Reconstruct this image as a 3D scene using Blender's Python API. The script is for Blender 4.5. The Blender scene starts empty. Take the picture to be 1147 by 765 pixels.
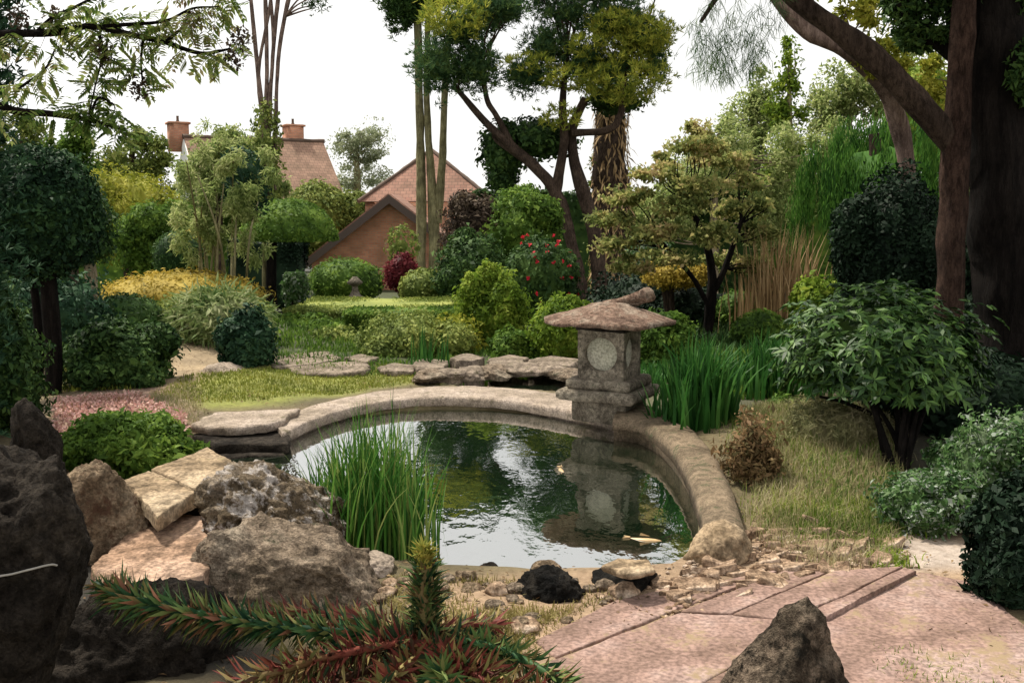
import bpy, math, random
import numpy as np
from mathutils import Vector

# ------------------------------------------------------------------ camera, sky, sun, exposure
S = bpy.context.scene
COL = S.collection
CAM_Z, PITCH, F, CX, CY = 1.70, math.radians(7.1), 1147.0, 573.5, 382.5
cam = bpy.data.cameras.new('camera')
cam.lens = 36; cam.sensor_width = 36; cam.clip_start = 0.05; cam.clip_end = 2000
camo = bpy.data.objects.new('camera', cam); COL.objects.link(camo)
camo.location = (0, 0, CAM_Z); camo.rotation_euler = (math.pi/2 - PITCH, 0, 0)
S.camera = camo

SUN_EL, SUN_AZ = math.radians(60), math.radians(-48)      # azimuth from +Y (view), negative = left
W = bpy.data.worlds.new('World'); S.world = W; W.use_nodes = True
nt = W.node_tree; nt.nodes.clear()
sky = nt.nodes.new('ShaderNodeTexSky'); sky.sky_type = 'NISHITA'; sky.sun_disc = False
sky.sun_elevation = SUN_EL; sky.sun_rotation = SUN_AZ
sky.air_density = 1.0; sky.dust_density = 1.0; sky.ozone_density = 1.0
hs = nt.nodes.new('ShaderNodeHueSaturation'); hs.inputs['Saturation'].default_value = 0.10
bg = nt.nodes.new('ShaderNodeBackground'); bg.inputs['Strength'].default_value = 0.13
wo = nt.nodes.new('ShaderNodeOutputWorld')
cl = nt.nodes.new('ShaderNodeMix'); cl.data_type = 'RGBA'; cl.inputs[0].default_value = .62; cl.inputs[7].default_value = (8.3, 8.2, 7.9, 1)   # the white cloud layer
cn = nt.nodes.new('ShaderNodeTexNoise'); cn.inputs['Scale'].default_value = 2.2; cn.inputs['Detail'].default_value = 5; cr_ = nt.nodes.new('ShaderNodeValToRGB')
cr_.color_ramp.elements[0].position = .35; cr_.color_ramp.elements[0].color = (5.5, 5.45, 5.2, 1); cr_.color_ramp.elements[1].position = .6; cr_.color_ramp.elements[1].color = (8.2, 8.0, 7.6, 1)
nt.links.new(cn.outputs[0], cr_.inputs[0]); nt.links.new(cr_.outputs[0], cl.inputs[7])
nt.links.new(sky.outputs[0], hs.inputs['Color']); nt.links.new(hs.outputs[0], cl.inputs[6]); nt.links.new(cl.outputs[2], bg.inputs['Color'])
nt.links.new(bg.outputs[0], wo.inputs['Surface'])
sl = bpy.data.lights.new('sun', 'SUN'); sl.energy = 4.3; sl.angle = math.radians(5); sl.color = (1.0, 0.93, 0.80)
so = bpy.data.objects.new('sun', sl); COL.objects.link(so)
sd = Vector((math.sin(SUN_AZ)*math.cos(SUN_EL), math.cos(SUN_AZ)*math.cos(SUN_EL), math.sin(SUN_EL)))
so.rotation_euler = sd.to_track_quat('Z', 'Y').to_euler()
so.location = (-10, 5, 20)
S.view_settings.view_transform = 'Standard'; S.view_settings.look = 'None'
S.view_settings.exposure = 0.48; S.view_settings.gamma = 1.0; S.view_settings.use_curve_mapping = False
S.cycles.use_denoising = True
S.cycles.max_bounces = 6; S.cycles.diffuse_bounces = 3; S.cycles.glossy_bounces = 3
S.cycles.transmission_bounces = 3; S.cycles.transparent_max_bounces = 4

# ------------------------------------------------------------------ helpers
rng = np.random.default_rng(7)
def reseed(k):
    global rng
    rng = np.random.default_rng(k)
_cp, _sp = math.cos(PITCH), math.sin(PITCH)
CAMP = np.array([0, 0, CAM_Z])
def ray(px, py):
    u = (px - CX)/F; v = (CY - py)/F
    return np.array([u, _cp + v*_sp, -_sp + v*_cp])
def at(px, py, Y):
    d = ray(px, py); return CAMP + d*(Y/d[1])
def onz(px, py, z=0.0):
    d = ray(px, py); return CAMP + d*((z - CAM_Z)/d[2])
TAB = np.random.default_rng(3).random((32, 32, 32))*2 - 1
def vnoise(P):
    P = np.asarray(P, float); i = np.floor(P).astype(int); f = P - i; f = f*f*(3 - 2*f)
    r = 0
    for dx in (0, 1):
        wx = f[..., 0] if dx else 1 - f[..., 0]
        for dy in (0, 1):
            wy = f[..., 1] if dy else 1 - f[..., 1]
            for dz in (0, 1):
                wz = f[..., 2] if dz else 1 - f[..., 2]
                r = r + wx*wy*wz*TAB[(i[..., 0]+dx) % 32, (i[..., 1]+dy) % 32, (i[..., 2]+dz) % 32]
    return r
def fbm(P, o=4, pers=.5):
    r = 0; a = 1.0; P = np.asarray(P, float)
    for k in range(o):
        r = r + a*vnoise(P*2**k + 7.3*k); a *= pers
    return r
def unit(a):
    return a/np.maximum(np.linalg.norm(a, axis=-1, keepdims=True), 1e-9)
def rdir(n):
    return unit(rng.normal(size=(n, 3)))

class MB:
    def __init__(s): s.V = []; s.F = []; s.n = 0
    def add(s, V, Fc):
        V = np.asarray(V, float).reshape(-1, 3); Fc = np.asarray(Fc, int)
        if len(V) == 0: return
        s.V.append(V); s.F.append(Fc + s.n); s.n += len(V)
        return s
OFF = {}
def obj(name, mb, mat, parent=None, smooth=False, origin=None):
    V = np.concatenate(mb.V)
    off = np.array(OFF[parent.name]) if parent is not None else (np.array(origin, float) if origin is not None else np.zeros(3))
    V = V - off
    me = bpy.data.meshes.new(name)
    ls = np.concatenate([np.full(len(f), f.shape[1]) for f in mb.F])
    lv = np.concatenate([f.ravel() for f in mb.F])
    me.vertices.add(len(V)); me.vertices.foreach_set('co', V.ravel())
    me.loops.add(len(lv)); me.loops.foreach_set('vertex_index', lv.astype(np.int32))
    me.polygons.add(len(ls)); st = np.concatenate([[0], np.cumsum(ls)[:-1]])
    me.polygons.foreach_set('loop_start', st.astype(np.int32))
    if smooth: me.polygons.foreach_set('use_smooth', np.ones(len(ls), bool))
    me.update(calc_edges=True); me.validate()
    me.materials.append(mat)
    o = bpy.data.objects.new(name, me); COL.objects.link(o)
    if parent is not None: o.parent = parent
    elif origin is not None: o.location = off
    OFF[o.name] = off
    return o
def tag(o, label, cat, group=None):
    o['label'] = label; o['category'] = cat
    if group: o['group'] = group
    return o
def thing(name, label, cat, loc, group=None):
    o = bpy.data.objects.new(name, None); COL.objects.link(o); o.location = tuple(loc); o.empty_display_size = .1
    OFF[o.name] = np.array(loc, float)
    return tag(o, label, cat, group)
def kind(o, k):
    o['kind'] = k; return o

# ---- geometry pieces
def leafq(mb, P, A, N, L, Wd, fold=.25):
    n = len(P); A = unit(A); Sd = unit(np.cross(N, A)); U = np.cross(A, Sd)
    L = np.broadcast_to(np.asarray(L, float), (n,))[:, None]; Wd = np.broadcast_to(np.asarray(Wd, float), (n,))[:, None]
    m = P + A*L*.45
    V = np.stack([P, m + Sd*Wd*.5 + U*Wd*fold, P + A*L - U*L*.12, m - Sd*Wd*.5 + U*Wd*fold], 1).reshape(-1, 3)
    mb.add(V, np.arange(n*4).reshape(n, 4))
def ico(sub):
    import bmesh
    bm = bmesh.new(); bmesh.ops.create_icosphere(bm, subdivisions=sub, radius=1)
    V = np.array([v.co[:] for v in bm.verts]); Fc = np.array([[v.index for v in f.verts] for f in bm.faces]); bm.free()
    return V, Fc
ICO = {k: ico(k) for k in (1, 2, 3, 4, 5, 6)}
def ball(mb, c, R, lump=.1, freq=2.5, scale=.86, seed=0, sub=3, flat=None):
    V, Fc = ICO[sub]
    r = 1 + lump*fbm(V*freq + seed*3.7, 2)
    Q = V*r[:, None]*scale
    if flat is not None: Q[:, 2] = np.maximum(Q[:, 2], flat*scale + .06*fbm(V*5+seed, 2))
    mb.add(np.asarray(c) + Q*np.asarray(R), Fc)
def cloud(mb, c, R, n, L, asp=2.2, lump=.12, freq=2.5, depth=.25, core=.84, up=.25, jit=.7, seed=0, flat=None, droop=0., shell=1.0, stray=.12):
    """leaves in the outer layer of a lumpy ellipsoid, with a leafy core behind them"""
    c = np.asarray(c, float); R = np.asarray(R, float)
    d = rdir(n)
    r = 1 + lump*fbm(d*freq + seed*3.7, 2)
    r = r*np.where(rng.random(n) < stray, 1 + .13*rng.random(n), 1); q = d*r[:, None]*(1 - depth*rng.random(n)[:, None]**shell)
    if flat is not None:
        low = q[:, 2] < flat
        q[low, 2] = flat + rng.random(low.sum())*.06 - .05
    P = c + q*R
    N = unit(d/R); N = unit(N + jit*rng.normal(size=(n, 3))*.8 + np.array([0, 0, up]))
    A = unit(np.cross(N, rng.normal(size=(n, 3)))) + np.array([0, 0, -droop])
    ln = L*np.clip(np.exp(.42*rng.normal(size=n)), .4, 2.2)
    leafq(mb, P - unit(A)*ln[:, None]*.5, A, N, ln, ln/asp)
    if core: ball(mb, c, R, lump, freq, core, seed, 3, flat)
def puff(mb, c, R, n, L, asp=2.2, up=.3, droop=.2):
    """loose leaves through a volume: no core, sky shows between"""
    d = rdir(n)*(rng.random(n)[:, None]**.45)
    P = np.asarray(c) + d*np.asarray(R)
    N = unit(rng.normal(size=(n, 3)) + np.array([0, 0, up*2])); A = unit(np.cross(N, rng.normal(size=(n, 3)))) + np.array([0, 0, -droop])
    ln = L*(.6 + .8*rng.random(n)); leafq(mb, P, A, N, ln, ln/asp)
def needles(mb, c, R, ntuft, per, L, wd, up=.8, shell=.5, lump=.2, seed=0):
    d = rdir(ntuft); r = (1 + lump*fbm(d*2.5 + seed*2.1, 2))*(1 - shell*rng.random(ntuft))
    T = np.asarray(c) + d*r[:, None]*np.asarray(R)
    ax = unit(d*.7 + np.array([0, 0, up]) + .3*rng.normal(size=(ntuft, 3)))
    P = np.repeat(T, per, 0); A = unit(np.repeat(ax, per, 0) + .75*rng.normal(size=(ntuft*per, 3)))
    ln = L*(.6 + .6*rng.random(len(P)))
    leafq(mb, P, A, rdir(len(P)), ln, wd, 0)
def smooth_path(pts, k=6):
    p = np.asarray(pts, float)
    if len(p) < 3: return np.array([p[0] + (p[-1]-p[0])*t for t in np.linspace(0, 1, k+1)])
    q = np.vstack([2*p[0]-p[1], p, 2*p[-1]-p[-2]]); out = []
    for i in range(1, len(q)-2):
        a, b, c, d = q[i-1:i+3]
        for t in np.arange(k)/k:
            out.append(.5*(2*b + (c-a)*t + (2*a-5*b+4*c-d)*t*t + (3*b-a-3*c+d)*t**3))
    out.append(p[-1]); return np.array(out)
def tube(mb, pts, seg=10, k=5, rough=.12, nf=3.0):
    """pts: rows x,y,z,radius"""
    q = smooth_path(pts, k); C = q[:, :3]; r = np.maximum(q[:, 3], .0005); n = len(C)
    T = unit(np.gradient(C, axis=0)); ref = np.array([.3, 1, .1]); Bs = unit(np.cross(T, ref)); Bt = np.cross(T, Bs)
    th = np.linspace(0, 2*np.pi, seg, endpoint=False)
    dirs = np.cos(th)[None, :, None]*Bs[:, None] + np.sin(th)[None, :, None]*Bt[:, None]
    rr = r[:, None]*(1 + rough*vnoise(np.concatenate([dirs[..., :2]*2, dirs[..., 2:]*2], -1) + C[:, None]*nf + 5))
    V = (C[:, None] + dirs*rr[..., None]).reshape(-1, 3)
    i = np.arange(n-1)[:, None]*seg; j = np.arange(seg)[None]; j2 = (j+1) % seg
    mb.add(V, np.stack([i+j, i+j2, i+seg+j2, i+seg+j], -1).reshape(-1, 4))
    mb.add(np.vstack([V[-seg:], C[-1]]), np.stack([np.arange(seg), (np.arange(seg)+1) % seg, np.full(seg, seg)], 1))
def TP(pts, Y):
    """pixel rows (px,py,radius px[,extra depth]) -> world rows with radius, at distance Y"""
    out = []
    for p in pts:
        y = Y + (p[3] if len(p) > 3 else 0); w = at(p[0], p[1], y); out.append([*w, p[2]*y/F])
    return out
def blades(mb, B, H, lean, wd, seg=4, droop=.25):
    """upright strap leaves: base points B, heights H"""
    n = len(B); az = rng.random(n)*2*np.pi; dirn = np.stack([np.cos(az), np.sin(az), 0*az], 1)
    side = np.stack([-np.sin(az+rng.normal(size=n)*.8), np.cos(az), 0*az], 1); side = unit(side)
    ln = lean*rng.random(n); rows = []
    for k in range(seg+1):
        t = k/seg; w = wd*(1 - t**2.2)*.5 + wd*.02
        c = B + np.array([0, 0, 1])*(H*t*(1 - droop*ln*t*t))[:, None] + dirn*(H*ln*t*t)[:, None]
        rows += [c - side*np.asarray(w*np.ones(n))[:, None], c + side*np.asarray(w*np.ones(n))[:, None]]
    V = np.stack(rows, 1); m = 2*(seg+1)
    f = np.array([[2*k, 2*k+1, 2*k+3, 2*k+2] for k in range(seg)])
    mb.add(V.reshape(-1, 3), (np.arange(n)[:, None, None]*m + f[None]).reshape(-1, 4))
def box(mb, c, s, rz=0, jit=0.):
    x, y, z = np.array(s)/2
    V = np.array([[-x,-y,-z],[x,-y,-z],[x,y,-z],[-x,y,-z],[-x,-y,z],[x,-y,z],[x,y,z],[-x,y,z]], float)
    if jit: V += rng.normal(size=V.shape)*jit
    R = np.array([[math.cos(rz), -math.sin(rz), 0], [math.sin(rz), math.cos(rz), 0], [0, 0, 1]])
    mb.add(V@R.T + np.asarray(c), [[0,3,2,1],[4,5,6,7],[0,1,5,4],[1,2,6,5],[2,3,7,6],[3,0,4,7]])
def rotm(rx, ry, rz):
    cx, sx, cy, sy, cz, sz = math.cos(rx), math.sin(rx), math.cos(ry), math.sin(ry), math.cos(rz), math.sin(rz)
    return np.array([[cz, -sz, 0], [sz, cz, 0], [0, 0, 1]])@np.array([[cy, 0, sy], [0, 1, 0], [-sy, 0, cy]])@np.array([[1, 0, 0], [0, cx, -sx], [0, sx, cx]])
def rock(mb, c, R, rot=(0, 0, 0), seed=0, planes=7, cut=.55, rough=.06, nf=2.2, sub=5, extra=()):
    V, Fc = ICO[sub]; r2 = np.random.default_rng(seed+100); Q = V.copy()*1.05
    pl = [(unit(r2.normal(size=3)), cut + .3*r2.random()) for _ in range(planes)] + [(unit(np.array(e[:3], float)), e[3]) for e in extra]
    for nrm, d in pl:
        nrm = np.ravel(nrm); o = Q@nrm - d; Q = Q - np.outer(np.where(o > 0, o*.97, 0), nrm)
    Rr = np.asarray(R, float)
    n1 = fbm(Q*nf + seed*1.9, 6, .6)
    rid = 1 - np.abs(fbm(Q*nf*1.5 + seed*2.7 + 40, 5, .6))
    Q = Q*(1 + rough*n1 + rough*1.0*(rid - .7))[:, None]
    mb.add((Q*Rr)@rotm(*rot).T + np.asarray(c), Fc)
def slab(mb, poly, zt, th, seed=0, rough=.006, tilt=(0, 0), bev=.012, m=64, jag=.012):
    """flat irregular stone: polygon of xy points, top height zt, thickness th"""
    p = np.asarray(poly, float)[:, :2]; cl = np.vstack([p, p[:1]]); sg = np.linalg.norm(np.diff(cl, axis=0), axis=1)
    s = np.concatenate([[0], np.cumsum(sg)]); t = np.linspace(0, s[-1], m, endpoint=False)
    b = np.stack([np.interp(t, s, cl[:, 0]), np.interp(t, s, cl[:, 1])], 1); c = b.mean(0)
    b = b + unit(b-c)*(jag*fbm(np.stack([b[:, 0]*9, b[:, 1]*9, np.full(m, seed*1.3)], 1), 3))[:, None]
    rows = []; 
    for f, dz, ins in ((.3, 0, 0), (.6, 0, 0), (.85, 0, 0), (1, 0, bev), (1, -bev, 0), (1, -th*.5, -bev*.3), (1, -th, bev)):
        q = c + (b-c)*f - unit(b-c)*ins
        z = zt + dz + (q[:, 0]-c[0])*tilt[0] + (q[:, 1]-c[1])*tilt[1] + rough*fbm(np.stack([q[:, 0]*6, q[:, 1]*6, np.full(m, seed)], 1), 3)
        if dz < 0: q = q + unit(b-c)*(jag*.8*fbm(np.stack([q[:, 0]*14, q[:, 1]*14, z*20+seed], 1), 2))[:, None]
        rows.append(np.column_stack([q, z]))
    k = len(rows); V = np.vstack(rows + [[c[0], c[1], zt]]); i = np.arange(k-1)[:, None]*m; j = np.arange(m)[None]; j2 = (j+1) % m
    mb.add(V, np.stack([i+j, i+m+j, i+m+j2, i+j2], -1).reshape(-1, 4))
    mb.add(V, np.stack([np.full(m, k*m), np.arange(m), (np.arange(m)+1) % m], 1))
def loft(mb, rows, closed_profile=True, caps=True):
    A = np.asarray(rows, float); n, m = A.shape[:2]; V = A.reshape(-1, 3); i = np.arange(n-1)[:, None]*m; j = np.arange(m)[None]; j2 = (j+1) % m
    mb.add(V, np.stack([i+j, i+m+j, i+m+j2, i+j2], -1).reshape(-1, 4))
    if caps:
        for r in (A[0], A[-1]):
            mb.add(np.vstack([r, r.mean(0)]), np.stack([np.arange(m), (np.arange(m)+1) % m, np.full(m, m)], 1))

# ------------------------------------------------------------------ materials
def newmat(name):
    m = bpy.data.materials.new(name); m.use_nodes = True; t = m.node_tree; t.nodes.clear()
    out = t.nodes.new('ShaderNodeOutputMaterial'); p = t.nodes.new('ShaderNodeBsdfPrincipled')
    t.links.new(p.outputs[0], out.inputs[0]); return m, t, p, out
def node(t, k, **kw):
    n = t.nodes.new(k)
    for a, b in kw.items():
        if a.startswith('i_'): n.inputs[a[2:].replace('_', ' ')].default_value = b
        else: setattr(n, a, b)
    return n
def ramp(t, stops, fac):
    r = t.nodes.new('ShaderNodeValToRGB'); e = r.color_ramp.elements
    while len(e) < len(stops): e.new(.5)
    for i, (p, c) in enumerate(stops):
        e[i].position = p; e[i].color = (*c, 1)
    t.links.new(fac, r.inputs[0]); return r.outputs[0]
def mixc(t, a, b, fac, mode='MIX'):
    m = t.nodes.new('ShaderNodeMix'); m.data_type = 'RGBA'; m.blend_type = mode
    for s, v in ((m.inputs[6], a), (m.inputs[7], b), (m.inputs[0], fac)):
        if isinstance(v, (int, float)): s.default_value = v
        elif isinstance(v, tuple): s.default_value = (*v, 1)
        else: t.links.new(v, s)
    return m.outputs[2]
LEAF = {}
def leafmat(name, cols, transl=.3, rough=.6, clump=.5, spec=.10):
    if name in LEAF: return LEAF[name]
    m, t, p, out = newmat(name)
    g = node(t, 'ShaderNodeNewGeometry'); tc = node(t, 'ShaderNodeTexCoord')
    nz = node(t, 'ShaderNodeTexNoise', i_Scale=2.2, i_Detail=3.0); t.links.new(tc.outputs['Object'], nz.inputs['Vector'])
    mx = node(t, 'ShaderNodeMix'); mx.inputs[0].default_value = clump
    t.links.new(g.outputs['Random Per Island'], mx.inputs[2])
    mr = node(t, 'ShaderNodeMapRange'); mr.inputs[1].default_value = .32; mr.inputs[2].default_value = .68
    t.links.new(nz.outputs[0], mr.inputs[0]); t.links.new(mr.outputs[0], mx.inputs[3])
    k = len(cols); c = ramp(t, [(.12 + .76*i/max(k-1, 1), cc) for i, cc in enumerate(cols)], mx.outputs[0])
    t.links.new(c, p.inputs['Base Color']); p.inputs['Roughness'].default_value = rough; p.inputs['Specular IOR Level'].default_value = spec
    if transl > 0:
        tr = node(t, 'ShaderNodeBsdfTranslucent'); t.links.new(c, tr.inputs[0])
        ms = node(t, 'ShaderNodeMixShader'); ms.inputs[0].default_value = transl
        t.links.new(p.outputs[0], ms.inputs[1]); t.links.new(tr.outputs[0], ms.inputs[2]); t.links.new(ms.outputs[0], out.inputs[0])
    LEAF[name] = m; return m
def barkmat(name, c1, c2, sc=9., stretch=.18, bump=.6, crack=.6):
    m, t, p, out = newmat(name); tc = node(t, 'ShaderNodeTexCoord'); mp = node(t, 'ShaderNodeMapping'); mp.inputs['Scale'].default_value = (1, 1, stretch)
    t.links.new(tc.outputs['Object'], mp.inputs[0])
    n1 = node(t, 'ShaderNodeTexNoise', i_Scale=sc*2, i_Detail=8.0, i_Roughness=.7); t.links.new(mp.outputs[0], n1.inputs['Vector'])
    v = node(t, 'ShaderNodeTexVoronoi', i_Scale=sc*1.6); t.links.new(mp.outputs[0], v.inputs['Vector'])
    n2 = node(t, 'ShaderNodeTexNoise', i_Scale=2.5, i_Detail=4.0); t.links.new(tc.outputs['Object'], n2.inputs['Vector'])
    v.feature = 'DISTANCE_TO_EDGE'; wv = node(t, 'ShaderNodeMix', data_type='VECTOR'); wv.inputs[0].default_value = .3; t.links.new(mp.outputs[0], wv.inputs[4]); t.links.new(n1.outputs['Color'], wv.inputs[5]); t.links.new(wv.outputs[1], v.inputs['Vector'])
    c = ramp(t, [(.38, c1), (.62, c2)], n1.outputs[0])
    c = mixc(t, c, ramp(t, [(.0, (.22, .2, .18)), (.16, (1, 1, 1))], v.outputs['Distance']), crack, 'MULTIPLY')
    c = mixc(t, c, ramp(t, [(.38, (.5, .5, .52)), (.6, (1.1, 1.1, 1.1))], n2.outputs[0]), .8, 'MULTIPLY')
    t.links.new(c, p.inputs['Base Color']); p.inputs['Roughness'].default_value = .95; p.inputs['Specular IOR Level'].default_value = .08
    ad = node(t, 'ShaderNodeMath', operation='ADD'); t.links.new(n1.outputs[0], ad.inputs[0]); t.links.new(v.outputs['Distance'], ad.inputs[1])
    b = node(t, 'ShaderNodeBump', i_Strength=bump, i_Distance=.04); t.links.new(ad.outputs[0], b.inputs['Height']); t.links.new(b.outputs[0], p.inputs['Normal'])
    return m
def stonemat(name, c1, c2, c3, sc=4., lich=None, lam=.5, bump=.6, bd=.03, rough=.9, con=.8):
    m, t, p, out = newmat(name); tc = node(t, 'ShaderNodeTexCoord'); V = tc.outputs['Object']
    n1 = node(t, 'ShaderNodeTexNoise', i_Scale=sc, i_Detail=9.0, i_Roughness=.65); n2 = node(t, 'ShaderNodeTexNoise', i_Scale=sc*6, i_Detail=8.0, i_Roughness=.7); n3 = node(t, 'ShaderNodeTexNoise', i_Scale=sc*30, i_Detail=4.0)
    for n in (n1, n2, n3): t.links.new(V, n.inputs['Vector'])
    c = ramp(t, [(.38, c1), (.5, c2), (.62, c3)], n1.outputs[0])
    s = ramp(t, [(.40, (.32, .31, .30)), (.58, (1.18, 1.17, 1.15))], n2.outputs[0]); c = mixc(t, c, s, con, 'MULTIPLY'); s = ramp(t, [(.38, (.5, .5, .5)), (.6, (1.15, 1.15, 1.15))], n3.outputs[0]); c = mixc(t, c, s, .7, 'MULTIPLY')
    if lich:
        v = node(t, 'ShaderNodeTexNoise', i_Scale=sc*2.7, i_Detail=6.0, i_Roughness=.75); t.links.new(V, v.inputs['Vector'])
        lf = ramp(t, [(lam, (0, 0, 0)), (lam+.09, (1, 1, 1))], v.outputs[0]); c = mixc(t, c, lich, lf)
    t.links.new(c, p.inputs['Base Color']); p.inputs['Roughness'].default_value = rough; p.inputs['Specular IOR Level'].default_value = .1
    ad = node(t, 'ShaderNodeMath', operation='MULTIPLY_ADD'); ad.inputs[1].default_value = .35
    t.links.new(n3.outputs[0], ad.inputs[0]); t.links.new(n2.outputs[0], ad.inputs[2])
    b = node(t, 'ShaderNodeBump', i_Strength=bump, i_Distance=bd); t.links.new(ad.outputs[0], b.inputs['Height']); t.links.new(b.outputs[0], p.inputs['Normal'])
    return m
def plainmat(name, c, rough=.8):
    m, t, p, out = newmat(name); tc = node(t, 'ShaderNodeTexCoord'); n = node(t, 'ShaderNodeTexNoise', i_Scale=25., i_Detail=4.0); t.links.new(tc.outputs['Object'], n.inputs['Vector'])
    t.links.new(mixc(t, tuple(.6*x for x in c), tuple(min(1, 1.25*x) for x in c), n.outputs[0]), p.inputs['Base Color']); p.inputs['Roughness'].default_value = rough
    return m

L_dark = leafmat('leaf_dark', [(.012, .032, .010), (.038, .082, .022), (.095, .165, .04)], .2, clump=.4)
L_blue = leafmat('leaf_blue_dark', [(.010, .03, .017), (.028, .072, .036), (.065, .13, .06)], .15)
L_mid = leafmat('leaf_mid', [(.03, .065, .012), (.09, .17, .026), (.21, .31, .05)], .35)
L_olive = leafmat('leaf_olive', [(.065, .10, .02), (.17, .22, .05), (.33, .36, .09)], .25)
L_bright = leafmat('leaf_bright', [(.05, .10, .012), (.15, .24, .025), (.33, .40, .06)], .4)
L_yel = leafmat('leaf_yellow_green', [(.10, .13, .015), (.26, .28, .03), (.45, .42, .07)], .35)
L_gold = leafmat('leaf_gold', [(.16, .14, .025), (.38, .28, .045), (.52, .40, .09)], .3)
L_pale = leafmat('leaf_pale', [(.14, .18, .09), (.30, .34, .20), (.45, .47, .32)], .4)
L_maple = leafmat('leaf_maple_bronze', [(.07, .10, .03), (.20, .24, .07), (.42, .40, .14), (.45, .33, .17)], .45, clump=.6)
L_haze = leafmat('leaf_spring_pale_haze', [(.11, .17, .05), (.30, .37, .12), (.52, .54, .25)], .5)  # pale spring leaves; distance haze of the far trees is in this colour
L_black = leafmat('leaf_yew_and_shade_black', [(.005, .012, .007), (.010, .024, .012), (.02, .042, .02)], .1)  # yew dark; on right-hand shrubs it holds the shade of overhead trees
L_bronze = leafmat('leaf_bronze', [(.035, .025, .02), (.07, .05, .035), (.16, .12, .08)], .25)
L_red = leafmat('leaf_dark_red', [(.06, .012, .015), (.14, .02, .03), (.22, .05, .05)], .3)
L_rhod = leafmat('leaf_rhododendron', [(.010, .032, .008), (.038, .092, .018), (.11, .20, .042)], .12, rough=.45, clump=.25, spec=.2)
L_reed = leafmat('leaf_reed', [(.018, .07, .012), (.045, .14, .022), (.11, .24, .04), (.26, .30, .09)], .3, rough=.4, clump=.25)
L_iris = leafmat('leaf_iris', [(.015, .06, .012), (.035, .12, .022), (.09, .21, .045)], .3, rough=.4, clump=.35)
L_straw = leafmat('leaf_straw', [(.20, .13, .06), (.36, .24, .12), (.48, .34, .19)], .2)
L_weep = leafmat('leaf_weeping', [(.014, .05, .010), (.05, .14, .020), (.13, .27, .045)], .35, clump=.3)
L_pine = leafmat('leaf_pine', [(.022, .06, .028), (.07, .14, .055), (.17, .25, .06)], .35)
L_tips = leafmat('leaf_pine_tips', [(.10, .16, .03), (.28, .32, .045), (.55, .52, .09)], .4)
L_grass = leafmat('grass_blades', [(.09, .12, .02), (.20, .23, .04), (.33, .32, .07)], .3)
L_yelmoss = leafmat('moss_yellow', [(.10, .09, .03), (.24, .20, .07), (.38, .32, .13)], .25, clump=.5)
L_dry = leafmat('grass_dry', [(.16, .17, .07), (.32, .28, .14), (.48, .42, .26)], .3, clump=.6)
L_grey = leafmat('leaf_grey_flower', [(.03, .075, .025), (.06, .13, .035), (.09, .17, .05), (.14, .20, .10), (.42, .46, .42)], .25, clump=.25)
L_pink = leafmat('petal_pink', [(.30, .19, .12), (.58, .32, .29), (.72, .48, .44), (.50, .38, .26)], .3, clump=.3)
L_redf = leafmat('petal_red', [(.45, .012, .03), (.65, .03, .06)], .2)
L_mpg = leafmat('monkey_puzzle_green', [(.012, .04, .022), (.035, .09, .035), (.08, .14, .045), (.15, .19, .06), (.22, .10, .06)], .1, rough=.5, clump=.2)
L_mpr = leafmat('monkey_puzzle_red', [(.025, .05, .025), (.12, .03, .028), (.22, .06, .045), (.10, .12, .04), (.40, .30, .13)], .12, rough=.5, clump=.2)
B_brown = barkmat('bark_brown', (.045, .032, .024), (.15, .105, .08), sc=13, bump=.9, crack=.55)
B_red = barkmat('bark_red_pine', (.05, .03, .023), (.165, .10, .076), sc=15, stretch=.3, bump=1.0, crack=.7)
B_dark = barkmat('bark_dark', (.006, .005, .0045), (.02, .016, .014), sc=9)
B_pale = barkmat('bark_pale', (.20, .16, .10), (.42, .35, .24), bump=.35)
B_moss = barkmat('bark_moss', (.17, .15, .075), (.34, .31, .17), bump=.35, crack=.4)
B_pink = barkmat('bark_pinkish', (.15, .10, .085), (.33, .24, .20), bump=.6)
ST_cop = stonemat('stone_coping', (.27, .22, .17), (.38, .31, .25), (.46, .38, .32), 2.5, (.14, .12, .08), .57, con=.45)
ST_step = stonemat('stone_step', (.17, .135, .105), (.26, .21, .165), (.36, .29, .235), 3, (.10, .09, .05), .55, con=.7)
ST_leg = stonemat('stone_coping_mossy', (.11, .085, .055), (.19, .145, .10), (.25, .19, .13), 3, (.08, .08, .045), .55, con=.5)
ST_lan = stonemat('stone_lantern', (.13, .11, .085), (.22, .19, .15), (.32, .28, .22), 5, (.10, .10, .07), .56, bump=.4)
ST_roof = stonemat('stone_lantern_roof', (.20, .13, .10), (.36, .24, .18), (.48, .38, .30), 6, (.40, .37, .28), .60, bump=1.0, bd=.04)
ST_rock = stonemat('stone_rock_tan', (.18, .125, .08), (.33, .25, .17), (.46, .36, .26), 2.5, (.10, .055, .035), .52, bump=1.0, bd=.05)
ST_grey = stonemat('stone_rock_grey', (.22, .17, .12), (.36, .28, .21), (.48, .40, .31), 3.0, (.10, .09, .06), .55, bump=1.0, bd=.06)
ST_lich = stonemat('stone_rock_lichen', (.12, .085, .05), (.24, .185, .125), (.38, .31, .24), 3.5, (.62, .56, .52), .51, bump=1.0, bd=.06)
ST_slab = stonemat('stone_slab_buff', (.22, .16, .10), (.33, .245, .16), (.42, .33, .23), 2.0, (.22, .20, .10), .62, bump=.5)
ST_pinks = stonemat('stone_slab_pinkish', (.26, .165, .11), (.38, .25, .175), (.46, .32, .24), 2.0, (.30, .22, .13), .62, bump=.5)
ST_dark = stonemat('stone_dark', (.018, .014, .011), (.04, .033, .027), (.075, .062, .05), 3.5, (.13, .115, .09), .66, bump=1.0, bd=.05)
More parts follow.
